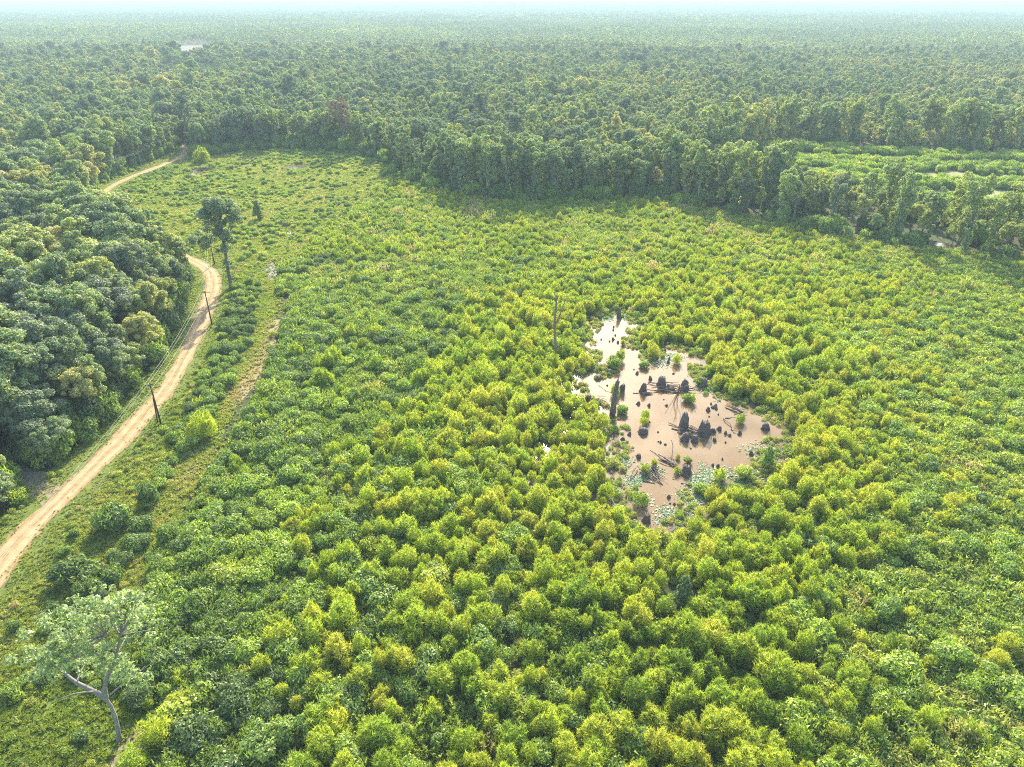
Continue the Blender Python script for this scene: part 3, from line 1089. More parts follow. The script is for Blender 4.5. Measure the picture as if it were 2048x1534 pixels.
# grass of the verge and meadow
gx, gy = jgrid(-300, 60, 22, 480, 1.6, 1, 13)
m = in_view(gx, gy) & ~in_puddle(gx, gy) & inside(A, gx, gy) & (inside(MEADOW, gx, gy) | (seg_dist(rl, gx, gy) < 12)) & roadclear(gx, gy, 2.9) & ((seg_dist(np.array(lane), gx, gy) > 1.3) | (vnoise(gx, gy, 2.5, 77) > .55)) & ~inside(BARE, gx, gy)
gx, gy = gx[m], gy[m]
n = len(gx)
dr = seg_dist(np.array(lane), gx, gy)
s = (.7 + .5 * gr.random(n)) * np.where(seg_dist(rl, gx, gy) < 7, .65, 1.1)
scatter("meadow_grass", gx, gy, gr.random(n) * 6.28, np.stack([s, s, s], 1),
        np.clip(.35 + 1.0 * (fbm(gx, gy, 17, 61) - .5) + .15 * gr.normal(size=n) + .45 * (dr < 2.5) + .2 * (seg_dist(LANE_L, gx, gy) < 3.5) + .18 * (gy > 220), 0, 1), GRASS,
        "short grass and herbs of the road verge and the open meadow", "grass")

# ------------------------------------------------------------------ woods
tx, ty = jgrid(-340, 520, 40, 330, 5.2, .95, 14)
m = in_view(tx, ty, 1.25) & ~inside(A, tx, ty) & ~inside(B, tx, ty) & roadclear(tx, ty, np.where(ty > 300, 3.4, 6.0)) & (seg_dist(np.array(spur), tx, ty) > 3.5) & free(tx, ty)
tx, ty = tx[m], ty[m]
# left woods only here; the tall band along the creek comes next
apx, apy = to_px(tx, ty)
left = (apx < 420) | (ty > 330)
lx, ly = tx[left], ty[left]
n = len(lx)
hL = (.78 + .5 * gr.random(n)) * (.85 + .5 * (fbm(lx, ly, 30, 71) - .3))
hL *= np.where(ly > 280, 1.1, np.clip(.62 + seg_dist(np.vstack([A[:22]]), lx, ly) / 22, .62, 1.15))
wL = hL * (.8 + .6 * gr.random(n))
tL = np.clip(.42 + 1.0 * (fbm(lx, ly, 26, 72) - .5) + .27 * gr.normal(size=n) - .12 * (ly < 150), 0, 1)
iL = gr.integers(0, 9, n)
rL = gr.random(n) * 6.28
sL = np.stack([wL, wL, hL], 1)


def adj_tree(s, t):
    size = "tall" if s[2] > 1.1 else ("low" if s[2] < .85 else "mid-height")
    c = "grey-green" if t < .25 else ("dark green" if t < .5 else ("olive-green" if t < .75 else "yellowish"))
    return f"{size} {c}"


rest = individuals(300, lx, ly, rL, sL, tL, iL, TREE, TRUNK, "broadleaf_tree", "crown", "trunk", "tree",
                   "broadleaf trees of the woods left of the dirt road", "broadleaf tree", adj_tree)
LX, LY, LR, LS, LT, LI = lx[rest], ly[rest], rL[rest], sL[rest], tL[rest], iL[rest]

# bushes that close the foot of the left woods
kx, ky = jgrid(-260, 0, 40, 330, 2.6, .95, 46)
dk = seg_dist(np.vstack([A[:22]]), kx, ky)
m = ~inside(A, kx, ky) & in_view(kx, ky, 1.1) & (dk < 9) & roadclear(kx, ky, 5.2) & (seg_dist(np.array(spur), kx, ky) > 3) & (gr.random(len(kx)) < .8)
kx, ky = kx[m], ky[m]
n = len(kx)
s = 1.0 + 1.0 * gr.random(n)
scatter("woodland_edge_bushes", kx, ky, gr.random(n) * 6.28, np.stack([s, s, s * (1 + .7 * gr.random(n))], 1), np.clip(.15 + .2 * gr.normal(size=n), 0, 1), SHRU,
        "dark bushes closing the foot of the woods left of the road", "bushes")

# tall trees along the creek and the clearing's far side
bx, by = jgrid(-220, 330, 215, 480, 6.0, .95, 15)
bpx, bpy_ = to_px(bx, by)
da = seg_dist(np.vstack([A[22:42]]), bx, by)
db = seg_dist(np.vstack([B, B[:1]]), bx, by)
db2 = seg_dist(np.vstack([A[17:23]]), bx, by)
band = ((~inside(A, bx, by)) & (~inside(B, bx, by)) & in_view(bx, by, 1.15) & ((da < 26) | ((db < 22) & (bpy_ < 330))) & (bpx > 385) | ((db2 < 15) & ~inside(A, bx, by) & in_view(bx, by, 1.15) & (bpx < 430))) & (seg_dist(np.array(creek), bx, by) > np.where(bpx > 1400, 3.5, 1)) & free(bx, by) & roadclear(bx, by, np.where(bpx < 430, 3.5, 7))
bx, by, bpx, da = bx[band], by[band], bpx[band], da[band]
kk = gr.random(len(bx)) < np.where(bpx > 1440, .44, .85)
bx, by, bpx, da = bx[kk], by[kk], bpx[kk], da[kk]
n = len(bx)
hT = np.where(bpx > 1400, .92, np.where(bpx > 900, .86, .72)) * (.72 + .42 * gr.random(n)) * (.85 + .45 * (fbm(bx, by, 25, 81) - .25))
wT = hT * (.75 + .45 * gr.random(n))
sT = np.stack([wT, wT, hT], 1)
tT = np.clip(.36 + .9 * (fbm(bx, by, 20, 82) - .5) + .16 * gr.normal(size=n) + .12 * (bpx > 1400), 0, 1)
iT = gr.integers(0, 8, n)
iT = np.where((bpx > 1400) & (gr.random(n) < .7), (iT // 2) * 2, iT)
rT = gr.random(n) * 6.28


def adj_tall(s, t):
    size = "towering" if s[2] > .95 else ("shorter" if s[2] < .75 else "tall")
    c = "grey-green" if t < .25 else ("dark green" if t < .5 else ("olive-green" if t < .75 else "yellowish"))
    return f"{size} {c}"


rest = individuals(300, bx, by, rT, sT, tT, iT, TALL, TALLT, "creekside_tree", "crown", "trunk", "tree",
                   "tall trees in the line beyond the clearing", "vine-hung tree", adj_tall)
if rest.any():
    scatter("tall_wood", bx[rest], by[rest], rT[rest], sT[rest], tT[rest], TALLU, "tall trees deeper in the line beyond the clearing", "woods", idx=iT[rest])

# low bushes under the creekside trees
ux, uy = jgrid(-220, 330, 215, 480, 3.6, .95, 44)
du = seg_dist(np.vstack([A[22:42]]), ux, uy)
dv = seg_dist(np.vstack([B, B[:1]]), ux, uy)
upx, upy = to_px(ux, uy)
m = ~inside(B, ux, uy) & in_view(ux, uy, 1.1) & roadclear(ux, uy, np.where(upx < 430, 2.8, 6)) & (((upx > 385) & ((~inside(A, ux, uy) & ((du < 24) | (dv < 12))) | (du < 4))) | ((upx < 430) & ~inside(A, ux, uy) & (seg_dist(np.vstack([A[17:23]]), ux, uy) < 12))) & (vnoise(ux, uy, 9, 45) > np.where(upx > 1400, .6, .3)) & ~in_puddle(ux, uy) & (seg_dist(np.array(creek), ux, uy) > 2)
ux, uy = ux[m], uy[m]
n = len(ux)
s = 1.0 + 1.3 * gr.random(n)
scatter("creekside_bushes", ux, uy, gr.random(n) * 6.28, np.stack([s, s, s * (.9 + .5 * gr.random(n))], 1), np.clip(.25 + .2 * gr.normal(size=n), 0, 1), SHRU,
        "dark bushes crowding the feet of the tall trees beyond the clearing", "bushes")

# woods that run to the horizon
print("band trees", n, "left", len(lx))
fx, fy = [], []
for (y0, y1, s_, sd) in ((215, 700, 5.6, 16), (700, 1300, 6.6, 17)):
    a, b = jgrid(-y1 * .95, y1 * .95, y0, y1, s_, .95, sd)
    m = in_view(a, b, 1.06, 0) & ~inside(A, a, b) & ~inside(B, a, b) & ~inside(LAKE, a, b) & roadclear(a, b, 3.4) & free(a, b)
    fx.append(a[m]); fy.append(b[m])
fx, fy = np.concatenate(fx), np.concatenate(fy)
ppx, ppy = to_px(fx, fy)
ok = ~((ppx < 420) & (fy < 330))
fda = seg_dist(np.vstack([A[22:42]]), fx, fy)
ok &= (fda > 24) | (gr.random(len(fx)) < .35)
fx, fy, ppx = fx[ok], fy[ok], ppx[ok]
n = len(fx)
yng = np.clip((ppx - 900) / 700, 0, 1)
hf = (.62 + .42 * gr.random(n)) * (.8 + .75 * (fbm(fx, fy, 70, 91) - .25) * (1 - .4 * yng))
hf *= 1 - .15 * yng
# low woods in front of the lake leave its water in sight
lk = inside(poly([(300, 160), (326, 135), (430, 135), (450, 160)]), fx, fy)
hf = np.where(lk, hf * .45, hf)
big = gr.random(n) < .035
hf = np.where(big, hf * 1.45, hf)
wf = hf * (.72 + .3 * gr.random(n)) * np.where(big, 1.15, 1)
tf = np.clip(.45 + .8 * (fbm(fx, fy, 110, 92) - .5) + .6 * (fbm(fx, fy, 30, 98) - .5) + .26 * gr.normal(size=n) + .12 * yng - .25 * big, 0, 1)
X = np.concatenate([LX, fx]); Y = np.concatenate([LY, fy])
scatter("forest", X, Y, np.concatenate([LR, gr.random(n) * 6.28]), np.concatenate([LS, np.stack([wf, wf, hf], 1)]), np.concatenate([LT, tf]), TREEU,
        "mixed green forest from behind the clearing towards the horizon", "forest", idx=np.concatenate([LI, gr.integers(0, 9, n)]))
print("forest", len(X))
fx, fy = [], []
for (y0, y1, s_, sd) in ((1300, 3200, 10.0, 18), (3200, 7000, 22, 19), (7000, 15000, 55, 22), (15000, 28000, 120, 23)):
    a, b = jgrid(-y1 * .84, y1 * .84, y0, y1, s_, .95, sd)
    m = in_view(a, b, 1.0, 0) & ~inside(LAKE, a, b)
    a, b = a[m], b[m]
    fx.append(np.stack([a, b, np.full(len(a), s_)], 1))
F3 = np.concatenate(fx)
fx, fy, fs = F3.T
n = len(fx)
hz = (.75 + .85 * gr.random(n) ** 1.6) * (.7 + 1.0 * (fbm(fx, fy, 260, 93) - .2))
wz = hz * fs / 8.0 * (.8 + .3 * gr.random(n))
scatter("distant_forest", fx, fy, gr.random(n) * 6.28, np.stack([wz, wz, hz * (1 + .25 * (fs > 15) + 1.3 * (fs > 50) * vnoise(fx, fy, 2500, 99))], 1),
        np.clip(.14 + 1.4 * (fbm(fx, fy, 300, 94) - .5) + .28 * gr.normal(size=n), 0, 1), FARU, "unbroken hazy forest canopy near the horizon", "forest")
print("distant", n)

# shrubs of the far clearing
cx, cy_ = jgrid(60, 330, 250, 500, 3.4, .9, 24)
m = inside(B, cx, cy_) & in_view(cx, cy_)
cx, cy_ = cx[m], cy_[m]
cpx, cpy = to_px(cx, cy_)
rows = .7 * np.sin((cy_ + .22 * cx) / 6.0 + 3 * vnoise(cx, cy_, 40, 97)) + 2.6 * (fbm(cx, cy_, 24, 96) - .44)
m = (rows > .0) & (gr.random(len(cx)) < .9)
cx, cy_ = cx[m], cy_[m]
n = len(cx)
s = 1.1 + .8 * gr.random(n)
scatter("far_clearing_shrubs", cx, cy_, gr.random(n) * 6.28, np.stack([s, s, s], 1), np.clip(.62 + .15 * gr.normal(size=n), 0, 1), SHRU,
        "bright green shrubs in rough rows over the far straw-coloured clearing", "shrubs")


# ------------------------------------------------------------------ single trees placed by hand
def hand_tree(name, label, base_px, Y, trunk_pts, limbs, clumps, mat, bark, r0, per, S, seed, tint, cat="tree", solid=.45):
    """trunk_pts / limbs / clumps are photograph pixels with a depth offset, turned into points about the tree's own foot"""
    b0 = G(*base_px)
    o = thing(name, label, cat, b0)
    r = np.random.default_rng(seed); random.seed(seed)
    L = lambda p: GY(p[0], p[1], Y + (p[2] if len(p) > 2 else 0)) - b0
    mb = MB()
    tp = [np.array([0, 0, -.3])] + [L(p) for p in trunk_pts]
    k = len(tp)
    mb.tube(tp, [r0 * (1.5 if i == 0 else 1) * (1 - .45 * i / k) for i in range(k)], 9, cap=False, rough=.05)
    t = link("trunk", mb.mesh("trunk", bark), o)
    for lm in limbs:
        w = lm[-1]
        b = MB()
        pp = smooth_line([L(p) for p in lm[:-1]], 3)
        b.tube(pp, [w * (1 - .75 * i / len(pp)) for i in range(len(pp))], 6, cap=False)
        link("limb", b.mesh("limb", bark), o)
    C = np.array([L(c) for c in clumps]); R = [c[3] for c in clumps]
    tips = [L(p) for lm in limbs for p in lm[1:-1]]
    b = MB()
    for c in C[::3]:
        t_ = min(tips, key=lambda q: np.linalg.norm(q - c))
        b.tube([t_, (t_ + c) / 2 + r.normal(size=3) * .25, c], [.07, .05, .02], 4, cap=False)
    link("twigs", b.mesh("twigs", bark), o)
    cr = link("crown", MB().tris(clump_leaves(r, C, R, per, S, up=.3, solid=solid)).mesh("crown", mat, False), o)
    cr["tint"] = tint
    return o


r_ = np.random.default_rng(77)
bY = G(235, 1480)[1]
cl = []
for (cx0, cy0, n_, sxp, syp) in ((130, 1290, 20, 75, 40), (185, 1230, 20, 75, 35), (235, 1200, 12, 60, 25), (200, 1320, 14, 70, 28), (95, 1330, 10, 45, 25), (275, 1250, 8, 35, 35), (265, 1350, 5, 40, 16)):
    for _ in range(int(n_ * 2.4)):
        cl.append((cx0 + r_.normal() * sxp * .55, cy0 + r_.normal() * syp * .55, r_.uniform(-5, 5), r_.uniform(.35, .95)))
hand_tree("big_tree", "big spreading tree with pale crooked trunk in the bottom left corner", (238, 1482), bY,
          [(237, 1465, 0), (231, 1435, 0), (222, 1412, 0), (212, 1397, 0)],
          [[(212, 1397, 0), (190, 1383, .2), (153, 1365, .5), (129, 1346, 1), (105, 1325, 1.5), .34],
           [(212, 1397, 0), (209, 1376, 0), (217, 1348, -.3), (233, 1310, -.6), (240, 1270, -1), .32],
           [(217, 1348, -.3), (200, 1318, .5), (185, 1290, 1), (178, 1250, 1.5), .2],
           [(190, 1383, .2), (165, 1385, -1), (140, 1390, -1.6), (108, 1404, -2), .11],
           [(153, 1365, .5), (158, 1348, 1.5), (150, 1320, 2.5), (140, 1280, 3), .14],
           [(233, 1310, -.6), (222, 1295, -1), (212, 1270, -1.2), .12],
           [(220, 1390, 0), (255, 1360, 1), (290, 1336, 1.4), (322, 1312, 1.8), .09]],
          cl, M_TREE, M_BARK2, .26, 110, .27, 5, .36, solid=.1)
lY = G(463, 575)[1]
cl = []
for (cx0, cy0, n_, sxp, syp, ra) in ((440, 415, 20, 34, 14, 1.7), (418, 425, 7, 14, 10, 1.5), (468, 430, 7, 14, 9, 1.4), (435, 465, 16, 26, 22, 1.5), (452, 485, 7, 10, 14, 1.2), (462, 545, 4, 4, 22, .7), (455, 520, 4, 4, 12, .8), (405, 485, 9, 20, 10, 1.3)):
    for _ in range(n_):
        cl.append((cx0 + r_.normal() * sxp * .6, cy0 + r_.normal() * syp * .6, r_.uniform(-3, 3), ra * r_.uniform(.7, 1.2)))
hand_tree("lone_tree", "lone tall dark tree with vine-wrapped leaning trunk beside the road's far bend", (463, 575), lY,
          [(462, 570, 0), (457, 545, 0), (452, 515, 0), (448, 490, 0), (443, 455, 0), (440, 420, 0)],
          [[(450, 505, 0), (432, 497, 0), (410, 488, 0), .2], [(448, 480, 0), (462, 460, 0), (470, 435, 0), .2], [(445, 465, 0), (428, 445, 0), (418, 425, 0), .2]],
          cl, M_TREE, M_BARK, .55, 130, .40, 6, .12)


def planted(name, label, px, mesh, trunk, scale, tint, cat="tree", part="crown", part2="trunk", rz=0., z=0.):
    p = G(*px)
    o = thing(name, label, cat, (p[0], p[1], z), rz=rz)
    o.scale = scale if hasattr(scale, '__len__') else (scale,) * 3
    c = link(part, mesh, o); c["tint"] = tint
    if trunk:
        link(part2, trunk, o)
    return o


cone_m, _ = crown_mesh(900, 7.5, 2.3, k=26, per=120, S=.36, shape='cone', mat=M_SHR)
egg_m = sapling_mesh(901, H=6.0, R=2.5, plumes=9, n=520)
planted("conical_tree", "dark conical young tree standing alone in the upper left meadow", (517, 440), cone_m, TRUNK[0], 1.0, .12)
planted("conical_tree", "dark broad-leaved sapling standing in water at the pond's right shore", (1532, 935), cone_m, None, (.72, .72, .62), .42, z=.05)
planted("conical_tree", "dark blue-green leafy tree poking out of saplings below the pond", (1362, 1215), cone_m, None, (.75, .75, .8), .02)
planted("round_bush", "round egg-shaped yellow-green bush alone between shrub belt and grassy strip", (408, 874), egg_m, SAPS[0], 1.0, .66, "bush", "foliage", "stem")
planted("round_bush", "bright yellow-green round bush at the far end of the road", (405, 326), egg_m, SAPS[1], (1.5, 1.5, 1.45), .62, "bush", "foliage", "stem")
planted("dark_bush", "dark green bush standing apart in the grass beside the lower road", (226, 1062), SHR[2], SHRS[0], 1.7, .2, "bush", "foliage", "stem")
planted("dark_bush", "wide dark bush pair left of the big tree's top in the verge grass", (160, 1165), SHR[4], SHRS[1], (2.3, 1.6, 1.5), .12, "bush", "foliage", "stem")
planted("dark_bush", "dark green tall bush near the grassy strip's lower end", (300, 1010), SHR[1], SHRS[2], (1.2, 1.2, 1.9), .1, "bush", "foliage", "stem")
# russet, nearly leafless tree in the far line
rm, rc = crown_mesh(910, 24, 6.0, k=44, per=62, S=.42, lobes=6, mat=M_RED)
planted("russet_tree", "russet nearly leafless tree in the treeline at upper left of centre", (690, 304), rm, trunk_mesh(911, 24, .4, rc, nl=14, mat=M_DEAD), 1.15, .4)


def snag(name, label, paths, mat=M_DEAD, base=None, Y=None, part="trunk"):
    b0 = G(*base); Y = b0[1] if Y is None else Y
    o = thing(name, label, "dead tree", b0)
    for i, (pts, r0, r1) in enumerate(paths):
        b = MB()
        q = [GY(p[0], p[1], Y + (p[2] if len(p) > 2 else 0)) - b0 for p in pts]
        b.tube(q, [r0 + (r1 - r0) * k / (len(q) - 1) for k in range(len(q))], 7, rough=.12)
        link(part if i == 0 else "branch", b.mesh("deadwood", mat), o)
    return o


snag("dead_tree", "tall forked dead tree with two bare leaning limbs amid saplings left of the pond",
     [([(1113, 722), (1111, 690), (1109, 655), (1110, 652)], .34, .28), ([(1109, 656), (1110, 635), (1112, 615), (1113, 600), (1114, 590)], .30, .17),
      ([(1109, 655), (1116, 640), (1124, 618), (1129, 604), (1134, 591)], .20, .05), ([(1109, 654), (1105, 648), (1103, 644)], .07, .03),
      ([(1114, 600), (1117, 592), (1120, 588)], .08, .03), ([(1113, 598), (1110, 588), (1109, 584)], .09, .04), ([(1127, 608), (1134, 606)], .05, .02)], base=(1113, 722))
snag("white_trunk", "pale leaning dead trunk in the creekside tree line right of centre",
     [([(1492, 420), (1496, 400), (1503, 372), (1506, 362)], .42, .2), ([(1503, 372), (1498, 362)], .12, .05)], mat=M_PALE, base=(1492, 420))
snag("white_trunk", "slim pale dead trunk at the edge of the wood beyond the far field",
     [([(1612, 282), (1614, 265), (1616, 250)], .45, .2), ([(1614, 262), (1618, 255)], .12, .05)], mat=M_PALE, base=(1612, 284))
b0 = G(1226, 830)
snag("broken_trunk", "tall broken dark trunk leaning right at the pond's left shore",
     [([(1225, 832), (1226, 822), (1227, 812), (1230, 790), (1234, 770), (1236, 762)], .66, .42), ([(1233, 772), (1236, 760), (1237.5, 752)], .25, .03),
      ([(1229, 799), (1237, 797), (1240, 800)], .1, .05), ([(1229, 806), (1236, 808), (1241, 812)], .13, .06),
      ([(1226, 786), (1214, 783), (1205, 777)], .07, .02), ([(1228, 800), (1219, 803)], .05, .02)], mat=M_STUMP, base=(1226, 832))


# ------------------------------------------------------------------ stumps and deadwood in the pond
def stump_mesh(seed, H, R, mat=M_STUMP, jag=.35, waist=.5):
    """butt-swollen cypress stump with buttress ribs, broken hollow top"""
    r = np.random.default_rng(seed)
    K, L = 16, 8
    ph, nb = r.random() * 6.28, r.integers(4, 7)
    V = []
    lean = r.normal(size=2) * .12 * H
    for i in range(L + 1):
        t = i / L
        rr = R * (waist + (1 - waist) * (1 - t) ** 2.2) * (1.12 - .22 * t) * (1 if t < .75 else 1 - (.42 if seed % 2 else .1) * (t - .75) / .25)
        for k in range(K):
            a = 2 * math.pi * k / K
            rib = 1 + (.24 * (1 - t) + .07) * math.cos(nb * a + ph) + .06 * r.normal()
            z = H * t + (jag * H * (r.random() - .6) if i == L else 0) - (.15 if i == 0 else 0)
            V.append((math.cos(a) * rr * rib + lean[0] * t, math.sin(a) * rr * rib + lean[1] * t, z))
    F = []
    for i in range(L):
        for k in range(K):
            p, q = i * K + k, i * K + (k + 1) % K
            F += [(p, q, q + K), (p, q + K, p + K)]
    V.append((lean[0], lean[1], H * (.93 if seed % 2 else .62))); c = len(V) - 1
    for k in range(K):
        F.append((L * K + k, L * K + (k + 1) % K, c))
    b = MB(); b.add(V, F)
    return b.mesh("stump", mat, smooth=False)


STUMPS = [  # px, py (foot), height m, radius m, what it looks like
    (1322, 772, 2.2, .85, "broad dark stump with broken notched top left of the upper driftwood heap"),
    (1285, 783, 2.3, .62, "square-topped narrow dark stump above the floating log"),
    (1242, 783, 2.0, .62, "dark stump just right of the broken leaning trunk"),
    (1369, 778, 2.3, .75, "dark knobbly stump behind the upright dead branches of the upper heap"),
    (1407, 773, 1.8, .75, "stump half hidden by leaves at the pond's upper right shore"),
    (1366, 858, 3.6, .78, "tallest slim flared stump at the left end of the lower driftwood heap"),
    (1407, 868, 2.9, 1.05, "wide ribbed stump with pale hollow top on the lower driftwood heap"),
    (1368, 880, 1.7, .75, "squat dark stump just below the tall slim one"),
    (1389, 884, 1.3, .55, "small pointed stump below the lower driftwood heap"),
    (1172, 805, 2.0, .75, "reddish-brown stump at the pond's left inlet"),
    (1238, 634, 2.9, .55, "brown column stump at the pond's far tip"),
    (1286, 866, 1.2, .85, "low broken stump alone in the pond's left half"),
    (1372, 946, 1.6, .75, "dark split stump on the lower shore under a small leafy sprout"),
    (1530, 858, 1.4, .7, "dark rotten stump at the pond's right end"),
    (1293, 1043, 1.5, .6, "short dark stump with a level log at the pond's lowest tip"),
    (1425, 864, .9, .5, "low stump right beside the wide ribbed stump"),
    (1438, 860, .8, .4, "small dark stump at the right tip of the lower heap"),
    (1220, 748, 1.1, .7, "low dark stump by the inlet above the broken trunk"),
    (1196, 757, .8, .8, "flat dark stump in the left inlet's bright water"),
    (1307, 940, .9, .5, "little dark stump in the green floating mat at lower left"),
    (1277, 915, .8, .4, "little stump at the upper edge of the green mat"),
    (1484, 835, .9, .5, "small dark stump beside the long branch at right"),
    (1429, 882, .7, .35, "tiny stump alone right below the lower heap"),
    (1336, 778, 1.2, .3, "thin short stump between the notched stump and the driftwood"),
]
for i, (px, py, h, rr, lab) in enumerate(STUMPS):
    p = G(px, py)
    o = link("stump", stump_mesh(700 + i, h * 1.0, rr * 1.02, jag=.25, waist=.85), None, (p[0], p[1], .04))
    tag(o, lab, "stump", "old cypress stumps standing in the pond")


def stick(b, a, c, r0, r1, bend=.15, seg=5, r=None):
    r = r or random
    a, c = np.array(a, float), np.array(c, float)
    L = np.linalg.norm(c - a)
    m1 = a + (c - a) * .35 + np.array([r.uniform(-1, 1), r.uniform(-1, 1), r.uniform(-.4, .8)]) * L * bend * .5
    m2 = a + (c - a) * .7 + np.array([r.uniform(-1, 1), r.uniform(-1, 1), r.uniform(-.4, .8)]) * L * bend * .5
    b.tube([a, m1, m2, c], [r0, r0 * .85, r0 * .6 + r1 * .4, r1], seg, cap=True)


def heap(label, base, sticks, n_rand, cx, ang, length, width, seed, name="driftwood_heap", cat="driftwood", hz=.6):
    """sticks: pixel ends; plus n_rand poles lying about (cx) at angle ang"""
    random.seed(seed)
    b0 = G(*base)
    o = thing(name, label, cat, b0)
    for (x0, y0, z0, x1, y1, z1, w) in sticks:
        b = MB()
        stick(b, G(x0, y0, z0) - b0, G(x1, y1, z1) - b0, w, w * .3)
        link("branch", b.mesh("branch", M_DEAD if random.random() < .7 else M_BARK), o)
    c0 = G(*cx) - b0
    for i in range(n_rand):
        a = math.radians(ang + random.gauss(0, 14))
        L = length * random.uniform(.35, .8)
        off = np.array([random.gauss(0, length * .17), random.gauss(0, width * .4), 0])
        ca, sa = math.cos(math.radians(ang)), math.sin(math.radians(ang))
        off = np.array([off[0] * ca - off[1] * sa, off[0] * sa + off[1] * ca, 0])
        d = np.array([math.cos(a), math.sin(a), random.uniform(-.12, .12)]) * L * .5
        z = random.uniform(.08, hz)
        b = MB()
        w = random.uniform(.05, .13)
        stick(b, c0 + off - d + [0, 0, z], c0 + off + d + [0, 0, z], w, w * .4, .1)
        link("branch", b.mesh("branch", M_DEAD if random.random() < .75 else M_STUMP), o)
    return o


heap("heap of tangled driftwood with upright dead branches in the upper pond", (1345, 780),
     [(1358, 778, .1, 1353, 778, 4.6, .20), (1358, 779, .2, 1364, 770, 6.5, .10), (1356, 778, .5, 1337, 770, 3.6, .12), (1360, 780, .3, 1368, 788, .2, .13),
      (1360, 776, .6, 1380, 770, 2.6, .10), (1372, 778, .5, 1392, 776, .8, .14), (1376, 776, .8, 1382, 770, 4.2, .07), (1362, 779, .2, 1352, 796, .1, .09),
      (1266, 786, .1, 1282, 786, .15, .11), (1285, 787, .25, 1306, 786, .3, .34)],
     22, (1343, 779), -4, 8.5, 2.4, 31)
heap("heap of criss-cross poles between two big stumps in the lower pond", (1385, 868),
     [(1344, 853, .3, 1368, 855, .5, .12), (1343, 856, .2, 1366, 858, .4, .09), (1362, 856, .6, 1412, 880, .2, .12), (1372, 856, .7, 1420, 876, .15, .10),
      (1396, 862, .4, 1420, 862, .3, .14), (1360, 872, .2, 1362, 892, .1, .07), (1424, 862, .2, 1426, 858, 1.3, .09), (1432, 861, .1, 1434, 858, 1.5, .07)],
     30, (1384, 867), -33, 7.5, 2.3, 32)
heap("fan of pale sticks beneath leaves on the green mat at lower left", (1280, 935),
     [(1275, 927, .8, 1260, 965, .1, .12), (1288, 930, .9, 1291, 960, .2, .08), (1300, 935, .8, 1312, 952, .2, .10), (1306, 950, .3, 1326, 970, .1, .12),
      (1285, 962, .15, 1310, 966, .15, .10), (1290, 934, .7, 1312, 935, .6, .07), (1310, 955, .2, 1322, 974, .1, .07), (1268, 935, .3, 1264, 946, .1, .08)],
     9, (1302, 950), -60, 6, 2.0, 33)
heap("bundle of long grey poles slanting toward the lower shore", (1335, 925),
     [(1327, 915, .4, 1356, 938, .2, .12), (1332, 916, .3, 1348, 932, .2, .10), (1310, 905, .2, 1332, 922, .1, .07), (1342, 905, .6, 1354, 934, .2, .10),
      (1343, 880, 2.6, 1346, 915, .1, .08), (1360, 945, .3, 1378, 957, .2, .16), (1363, 943, .4, 1380, 955, .3, .12), (1362, 966, .15, 1384, 972, .1, .10),
      (1345, 956, .2, 1354, 947, .7, .08), (1300, 900, .1, 1320, 912, .1, .05), (1350, 974, .1, 1360, 986, .1, .09)],
     8, (1340, 927), -48, 6, 1.2, 34)
heap("branches washed up at the pond's right shore under saplings", (1475, 820),
     [(1450, 811, .3, 1478, 822, .3, .11), (1452, 815, .2, 1476, 824, .2, .13), (1466, 812, .8, 1484, 825, .3, .11), (1468, 830, .1, 1477, 824, .3, .08), (1478, 818, .3, 1486, 826, .2, .2)],
     6, (1474, 820), -35, 5, 1.0, 35)
heap("long thin crooked branch lying in the pond's right part", (1460, 850),
     [(1447, 836, .25, 1464, 858, .1, .12), (1446, 836, .1, 1474, 835, .1, .10), (1462, 858, .15, 1470, 868, .05, .11), (1462, 858, .2, 1474, 864, .3, .07)],
     0, (1460, 850), 0, 1, 1, 36)
heap("scatter of broken twigs beside the inlet's stump", (1200, 815),
     [(1196, 770, 1.4, 1212, 784, .6, .09), (1190, 800, .2, 1204, 812, .1, .08)], 16, (1197, 806), 30, 3.2, 1.8, 37, hz=.35)
heap("grey brush pile in the meadow by a small puddle", (575, 455), [(560, 452, .2, 590, 448, .8, .14)], 22, (574, 453), 8, 6, 3, 38, "brush_pile", "brush pile", hz=1.2)
heap("low brush pile between puddles at the top of the meadow", (405, 341), [(385, 342, .3, 425, 338, .6, .2)], 18, (405, 341), 5, 14, 5, 39, "brush_pile", "brush pile", hz=1.4)

# little snags, knees and twigs standing in the water
random.seed(50)
knee_label = "small dark cypress knee or broken twig standing in the muddy water"
kn = [stump_mesh(760 + i, 1, 1, jag=.35, waist=.7) for i in range(4)]
spots = [(1227, 655), (1227, 661), (1218, 684), (1226, 680), (1235, 686), (1202, 680), (1231, 672), (1336, 726), (1379, 730), (1347, 748), (1300, 760), (1215, 772), (1267, 740), (1274, 748), (1314, 703), (1330, 702),
         (1419, 834), (1425, 816), (1430, 812), (1437, 830), (1452, 868), (1458, 872), (1478, 870), (1480, 869), (1450, 886), (1382, 898), (1337, 720), (1277, 809), (1298, 812), (1328, 800), (1332, 812),
         (1445, 920), (1426, 932), (1436, 934), (1293, 1000), (1338, 996), (1340, 1008), (1349, 1010), (1258, 870), (1322, 886), (1316, 884), (1330, 890), (1503, 910), (1245, 880), (1188, 722), (1416, 822), (1432, 819), (1422, 809), (1316, 865), (1300, 845)]
for i, (px, py) in enumerate(spots):
    p = G(px + random.uniform(-1, 1), py)
    o = link("cypress_knee", kn[i % 4], None, (p[0], p[1], .03))
    s = random.uniform(.16, .42)
    o.scale = (s, s, s * random.uniform(1.2, 2.6))
    o.rotation_euler = (random.uniform(-.3, .3), random.uniform(-.3, .3), random.uniform(0, 6))
    o["xy"] = [px, py]
    tag(o, None, "cypress knee", "small cypress knees poking out of the pond")
